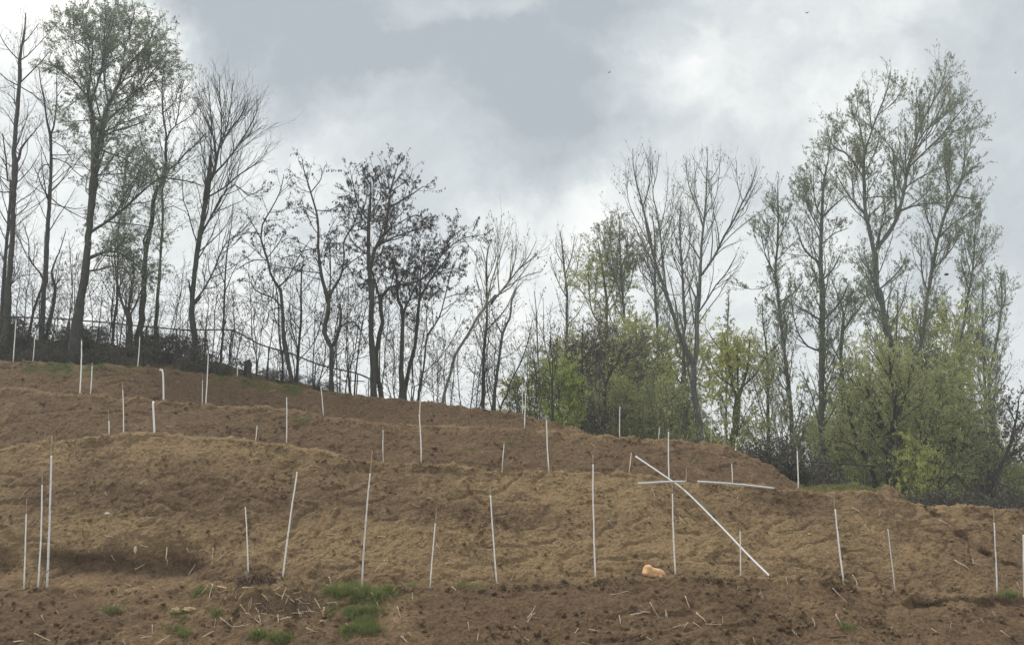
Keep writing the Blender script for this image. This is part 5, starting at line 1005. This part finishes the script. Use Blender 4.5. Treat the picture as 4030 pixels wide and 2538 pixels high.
for i in range(135):                                     # the heap of cut brush and roots
    x = rp.gauss(1180, 110) if i % 3 else rp.gauss(1010, 90); y = rp.gauss(2385, 50) + (x - 1100) * .05
    if not (760 < x < 1340 and 2270 < y < 2530): continue
    sd_ = 'right' if x > 1100 else 'left'; ang = rp.choice([-60, -70, 80, -30, 5, -15, -45, 25]) + rp.gauss(0, 18); m_ = rp.choice(['pale', 'dark', 'dark', 'dark', 'wood'])
    an_ = 'steep' if abs(ang) > 55 else 'slanting' if abs(ang) > 22 else 'flat'
    lv_ = 'upper' if y < 2370 else 'lower'
    stick(x, y, rp.uniform(16, 58), ang, rp.choice([0, 1, 3, 5, 9, 4]), m_, 1.1, .03, 'stick', f'{an_} {dict(pale="pale", dark="brown", wood="split yellowish")[m_]} stick in the {lv_} {sd_} part of the root heap', 'sticks of the root heap')
for i in range(46):                                      # pale twigs strewn on the banks
    x = rp.uniform(20, 4000); y = rp.uniform(1480, 2500); k, wh = where(x, y)
    stick(x, y, rp.uniform(12, 34), rp.choice([-45, -60, 60, 80, -10, 20]) + rp.gauss(0, 14), None, rp.choice(['pale', 'dark', 'pale']), 1., .0, 'twig', f'little twig lying {wh}', 'little twigs strewn on the banks')
# thin brown saplings beside the stakes
def wand(pts, Y, r0, lab, side=()):
    C4 = catmull(np.array([np.append(np.array(PD(x, y, Y)), r0 * (1 - .7 * i / len(pts))) for i, (x, y) in enumerate(pts)]), .1); q_ = MB(); q_.tubes(C4[None, :, :3], C4[None, :, 3], 5)
    e = empty('young_sapling', tuple(C4[0, :3])); tag(e, lab, 'sapling', 'young saplings beside the stakes'); q_.build('stem', [M_ROOTD], e)
    for sp_ in side:
        C5 = catmull(np.array([np.append(np.array(PD(x, y, Y + .1 * i)), r0 * .5 * (1 - .5 * i / len(sp_))) for i, (x, y) in enumerate(sp_)]), .1); q_ = MB(); q_.tubes(C5[None, :, :3], C5[None, :, 3], 5); q_.build('branch', [M_ROOTD], e)
wand([(1988, 1375), (1984, 1352), (1974, 1328), (1962, 1305), (1954, 1285), (1947, 1262)], 28.3, .012, 'thin brown sapling curving left beside the stake right of the slanting pipe', [[(1984, 1352), (1996, 1335), (1999, 1318)]])
wand([(68, 1384), (69, 1368), (76, 1352), (84, 1334), (90, 1300)], 28.1, .011, 'thin brown sapling between the first and second stakes from the left', [[(69, 1368), (63, 1345), (66, 1320)]])
wand([(96, 1384), (103, 1350), (118, 1338), (140, 1300), (165, 1262)], 28.15, .012, 'brown wand slanting right from the foot of the tallest left stake')
wand([(1585, 1362), (1578, 1330), (1572, 1295), (1560, 1265)], 28.6, .009, 'thin brown sapling beside the stake right of the dog', [[(1578, 1330), (1590, 1310), (1592, 1290)]])
wand([(1408, 1362), (1404, 1310), (1409, 1270), (1406, 1235)], 28.5, .008, 'thin brown sapling beside the tall stake left of the dog')
wand([(665, 1372), (672, 1345), (686, 1318), (694, 1300)], 28.3, .008, 'thin pale sapling beside the leaning stake by the root heap')
wand([(2352, 1398), (2354, 1370), (2352, 1345), (2350, 1325)], 28.3, .008, 'thin brown sapling beside the worn stake near the right edge')
wand([(1166, 1374), (1158, 1330), (1150, 1295)], 28.4, .008, 'thin brown sapling beside the left-leaning middle stake')
# stones
def rock(px, py, wpx, hpx, m_, lab, seed):
    loc, nrm = ray(px, py)
    if loc is None: return
    bm = bmesh.new(); bmesh.ops.create_icosphere(bm, subdivisions=3, radius=1)
    for v in bm.verts:
        n_ = mnoise.noise(v.co * 1.3 + Vector((seed, 0, 0))); v.co *= 1 + .45 * n_ + .12 * mnoise.noise(v.co * 4)
        v.co.x *= wpx / 2 * loc.y / F; v.co.z *= hpx / 2 * loc.y / F; v.co.y *= min(wpx, hpx * 1.4) / 2 * loc.y / F
    me = bpy.data.meshes.new('rock'); bm.to_mesh(me); bm.free(); me.materials.append(m_); o = bpy.data.objects.new('rock', me); COL.objects.link(o); o.location = loc; tag(o, lab, 'rock')
rock(422, 2021, 22, 12, M_STONE, 'white stone on the big middle bank right of the three left stakes', 1)
rock(742, 2398, 52, 24, M_OCH, 'ochre boulder on the near bank left of the root heap', 2)
rock(690, 2403, 40, 26, M_OCH, 'greyish earth block just left of the ochre boulder', 3)
rock(533, 2162, 12, 26, M_STONE, 'pale upright stone in the dark cut behind the left of the lowest edge', 4)
rock(605, 2309, 8, 5, M_STONE, 'small white pebble on the lowest edge left of the root heap', 5)
rock(3186, 2102, 16, 10, M_OCH, 'ochre stone on the big middle bank left of the stake with a sapling', 6)
rock(2604, 2268, 6, 7, M_STONE, 'white pebble under the muzzle of the dog', 7)
rock(1512, 2205, 7, 6, M_STONE, 'white pebble on the big middle bank below the curled root', 8)
rock(2622, 2417, 9, 22, M_STONE, 'white flint among the roots at the middle of the near bank', 9)
# dark root ball in front of the short stake left of the leaning one
Yb = 27.95; cb = np.array(PD(607, 1370, Yb)); bm = bmesh.new(); bmesh.ops.create_icosphere(bm, subdivisions=5, radius=1)
for v in bm.verts:
    c_ = v.co.copy(); k_ = 1 + .35 * mnoise.noise(c_ * 1.7) + .22 * mnoise.noise(c_ * 4.5) + .12 * mnoise.noise(c_ * 11)
    hol = math.exp(-((c_.x + .05) / .45) ** 2 - ((c_.z - .1) / .3) ** 2) * (c_.y < 0) * .45
    v.co = Vector((c_.x * k_ * .47, c_.y * (k_ - hol) * .3, c_.z * k_ * .27))
e = empty('root_ball', tuple(cb)); tag(e, 'dark crumbly root ball at the foot of the short stake in the root heap', 'root ball')
me = bpy.data.meshes.new('earth'); bm.to_mesh(me); bm.free(); me.materials.append(SOIL)
for p_ in me.polygons: p_.use_smooth = True
eo = bpy.data.objects.new('earth', me); COL.objects.link(eo); eo.parent = e
rq = np.random.default_rng(8); n = 150; th = rq.uniform(-2.9, -.2, n); ph = rq.uniform(-.4, 1.2, n); c0_ = cb + np.stack([.47 * np.cos(th) * np.cos(ph * .6), .3 * np.sin(th), .2 * np.sin(ph)], 1)
d_ = rq.normal(size=(n, 3)) * np.array([.6, .5, .6]) + np.stack([np.cos(th) * .6, -.5 + 0 * th, -.2 + 0 * th], 1); d_ /= np.linalg.norm(d_, axis=1, keepdims=True); kk_2 = np.linspace(0, 1, 6)[None, :, None]
PP = c0_[:, None] + d_[:, None] * kk_2 * rq.uniform(.08, .3, (n, 1, 1)) + np.cumsum(rq.normal(size=(n, 6, 3)) * .012, 1); PP[..., 2] -= (kk_2[..., 0] ** 2) * .07
q_ = MB(); q_.tubes(PP, np.full((n, 6), .005) * rq.uniform(.6, 1.8, (n, 1)), 4); q_.build('roots', [M_ROOTD], e)
# ------------------------------------------------------------------ loose soil, straw, grass
GV = V.copy(); gn = Nrm.reshape(-1, 3); kf = kk.ravel(); gr_ = np.clip(grass, 0, 1).ravel(); xx = dx_.ravel(); yy_ = dy_.ravel()
vis = (xx > -120) & (xx < 2530) & (GV[:, 1] > 24.5) & (GV[:, 1] < 50) & (yy_ < 1580)
rs_ = np.random.default_rng(11)
def pick(wt, n):
    wt = wt * vis; c = np.cumsum(wt); return np.searchsorted(c, rs_.random(n) * c[-1])
def near_lip(): 
    w_ = np.zeros(len(GV))
    for k in range(4): w_ += np.exp(-((yy_ - np.interp(xx, LIP[k]['x'], LIP[k]['y']) - 5) / 9) ** 2) * (kf == k)
    return w_
lipw = near_lip(); clw = np.clip(fbm(GV * .9, 1, 3) + .1, .02, 1)
bm = bmesh.new(); bmesh.ops.create_icosphere(bm, subdivisions=1, radius=1); ico = np.array([v.co[:] for v in bm.verts]); icf = np.array([[v.index for v in f.verts] for f in bm.faces]); bm.free()
ix = pick(clw * (1 + 2.5 * lipw) * np.where(kf == 0, 1.3, 1), 13000); n = len(ix); s_ = .012 + .055 * rs_.random(n) ** 5 * np.where(GV[ix, 1] < 29.5, 1.15, 1)
VV = ico[None] * (1 + .35 * rs_.normal(size=(n, len(ico), 1)).clip(-1, 1)) * s_[:, None, None] * rs_.uniform(.7, 1.3, (n, 1, 3)) + (GV[ix] + gn[ix] * (s_ * .3)[:, None] + rs_.normal(size=(n, 3)) * .02)[:, None]
if len(FEET):
    ft = np.repeat(np.array(FEET), 14, 0); m2 = len(ft); an = rs_.uniform(0, 6.28, m2); rr3 = .03 + .10 * rs_.random(m2); ft = ft + np.stack([np.cos(an) * rr3, np.sin(an) * rr3 - .03, 0 * an], 1)
    ft[:, 2] = [gz(a_, b_) + .01 for a_, b_ in ft[:, :2]]; s2 = rs_.uniform(.012, .038, m2)
    V2 = ico[None] * (1 + .3 * rs_.normal(size=(m2, len(ico), 1)).clip(-1, 1)) * s2[:, None, None] + ft[:, None]
    VV = np.concatenate([VV, V2]); ix = np.concatenate([ix, np.full(m2, ix[0])]); n = len(ix)
FF = (icf[None] + (np.arange(n) * len(ico))[:, None, None]).reshape(-1, 3)
def vat(name, a): return np.repeat(a, len(ico))
o = mesh_np('loose_soil', VV.reshape(-1, 3), [FF], [SOIL], None, False, None, {'ochre': vat('o', och.ravel()[ix] + .15), 'red': vat('r', reddish.ravel()[ix]), 'grass': vat('g', ix * 0.)})
tag(o, 'crumbly clods of brown earth scattered over all the banks', 'soil', kind='stuff')
def blades(name, ix, ln, wd, lean, m_, lab, cat, spread=.03):
    n = len(ix); P = GV[ix] + rs_.normal(size=(n, 3)) * spread * np.array([1, 1, .2]); d = gn[ix] * .35 + np.array([0, 0, .9]) + rs_.normal(size=(n, 3)) * lean; d /= np.linalg.norm(d, axis=1, keepdims=True)
    sd_ = np.cross(d, rs_.normal(size=(n, 3))); sd_ /= np.linalg.norm(sd_, axis=1, keepdims=True); dr = rs_.normal(size=(n, 3)) * .35 + np.array([0, 0, -.35])
    p1 = P + d * (ln * .5)[:, None]; d2 = d + dr; d2 /= np.linalg.norm(d2, axis=1, keepdims=True); p2 = p1 + d2 * (ln * .5)[:, None]
    VV = np.stack([P - sd_ * wd[:, None], P + sd_ * wd[:, None], p1 + sd_ * wd[:, None] * .8, p1 - sd_ * wd[:, None] * .8, p2 + sd_ * wd[:, None] * .15, p2 - sd_ * wd[:, None] * .15], 1)
    b = np.arange(n)[:, None] * 6; FF = np.concatenate([b + np.array([[0, 1, 2, 3]]), b + np.array([[3, 2, 4, 5]])])
    o = mesh_np(name, VV.reshape(-1, 3), [FF], [m_], None, False, None, {'rnd': np.repeat(rs_.random(n), 6)}); tag(o, lab, cat, kind='stuff')
far_ = np.where(GV[:, 1] < 29.5, 1, np.where(GV[:, 1] < 36.2, .8, .5))
ix = pick(clw ** 2 * far_ * (.25 + 3. * lipw * (kf < 2) + 2.2 * np.exp(-((xx - 650) / 160) ** 2 - ((yy_ - 1420) / 55) ** 2) + 1.2 * np.exp(-((xx - 1330) / 260) ** 2 - ((yy_ - 1400) / 40) ** 2) * (kf == 0)), 11000)
n = len(ix); blades('dry_straw', ix, rs_.uniform(.04, .20, n), rs_.uniform(.0015, .004, n), .95, M_STRAW, 'dry straw and root fibres caught in the crumbling terrace edges', 'straw')
ix = pick((gr_ > .25) * gr_ ** 1.6 * np.clip(fbm(GV * 3.1, 1, 3) * 2.5 + .7, .02, 1) * (kf == 0), 22000); n = len(ix); blades('grass', ix, rs_.uniform(.05, .19, n), rs_.uniform(.003, .006, n), .5, M_GRASS, 'bright green grass tufts on the near bank', 'grass')
ix = pick((gr_ > .3) * gr_ ** 1.3 * (kf > 0), 26000); n = len(ix); blades('short_grass', ix, rs_.uniform(.04, .13, n), rs_.uniform(.004, .008, n), .6, M_GRASS, 'thin short grass on the upper terraces and the flat by the right wood', 'grass')
# ------------------------------------------------------------------ haze
bm = bmesh.new(); bmesh.ops.create_cube(bm, size=1, matrix=__import__('mathutils').Matrix.Diagonal((1000, 670, 52, 1))); me = bpy.data.meshes.new('haze'); bm.to_mesh(me); bm.free()
hz = bpy.data.objects.new('haze', me); COL.objects.link(hz); hz.location = (0, 312, 20); tag(hz, kind='stuff', label='thin pale spring haze hanging over the whole hillside', cat='haze')
m = bpy.data.materials.new('haze_air'); m.use_nodes = True; t = m.node_tree; t.nodes.clear(); o = t.nodes.new('ShaderNodeOutputMaterial'); v_ = t.nodes.new('ShaderNodeVolumePrincipled')
v_.inputs['Color'].default_value = (.93, .95, .97, 1); v_.inputs['Density'].default_value = HAZE; v_.inputs['Anisotropy'].default_value = .35; t.links.new(v_.outputs[0], o.inputs['Volume']); me.materials.append(m)
#@@ENDOBJECTS
for o_ in list(bpy.data.objects):
    if '_u' in o_:
        if o_['_u'] == 0:
            for c in list(o_.children): bpy.data.objects.remove(c)
            bpy.data.objects.remove(o_)
        else: del o_['_u']
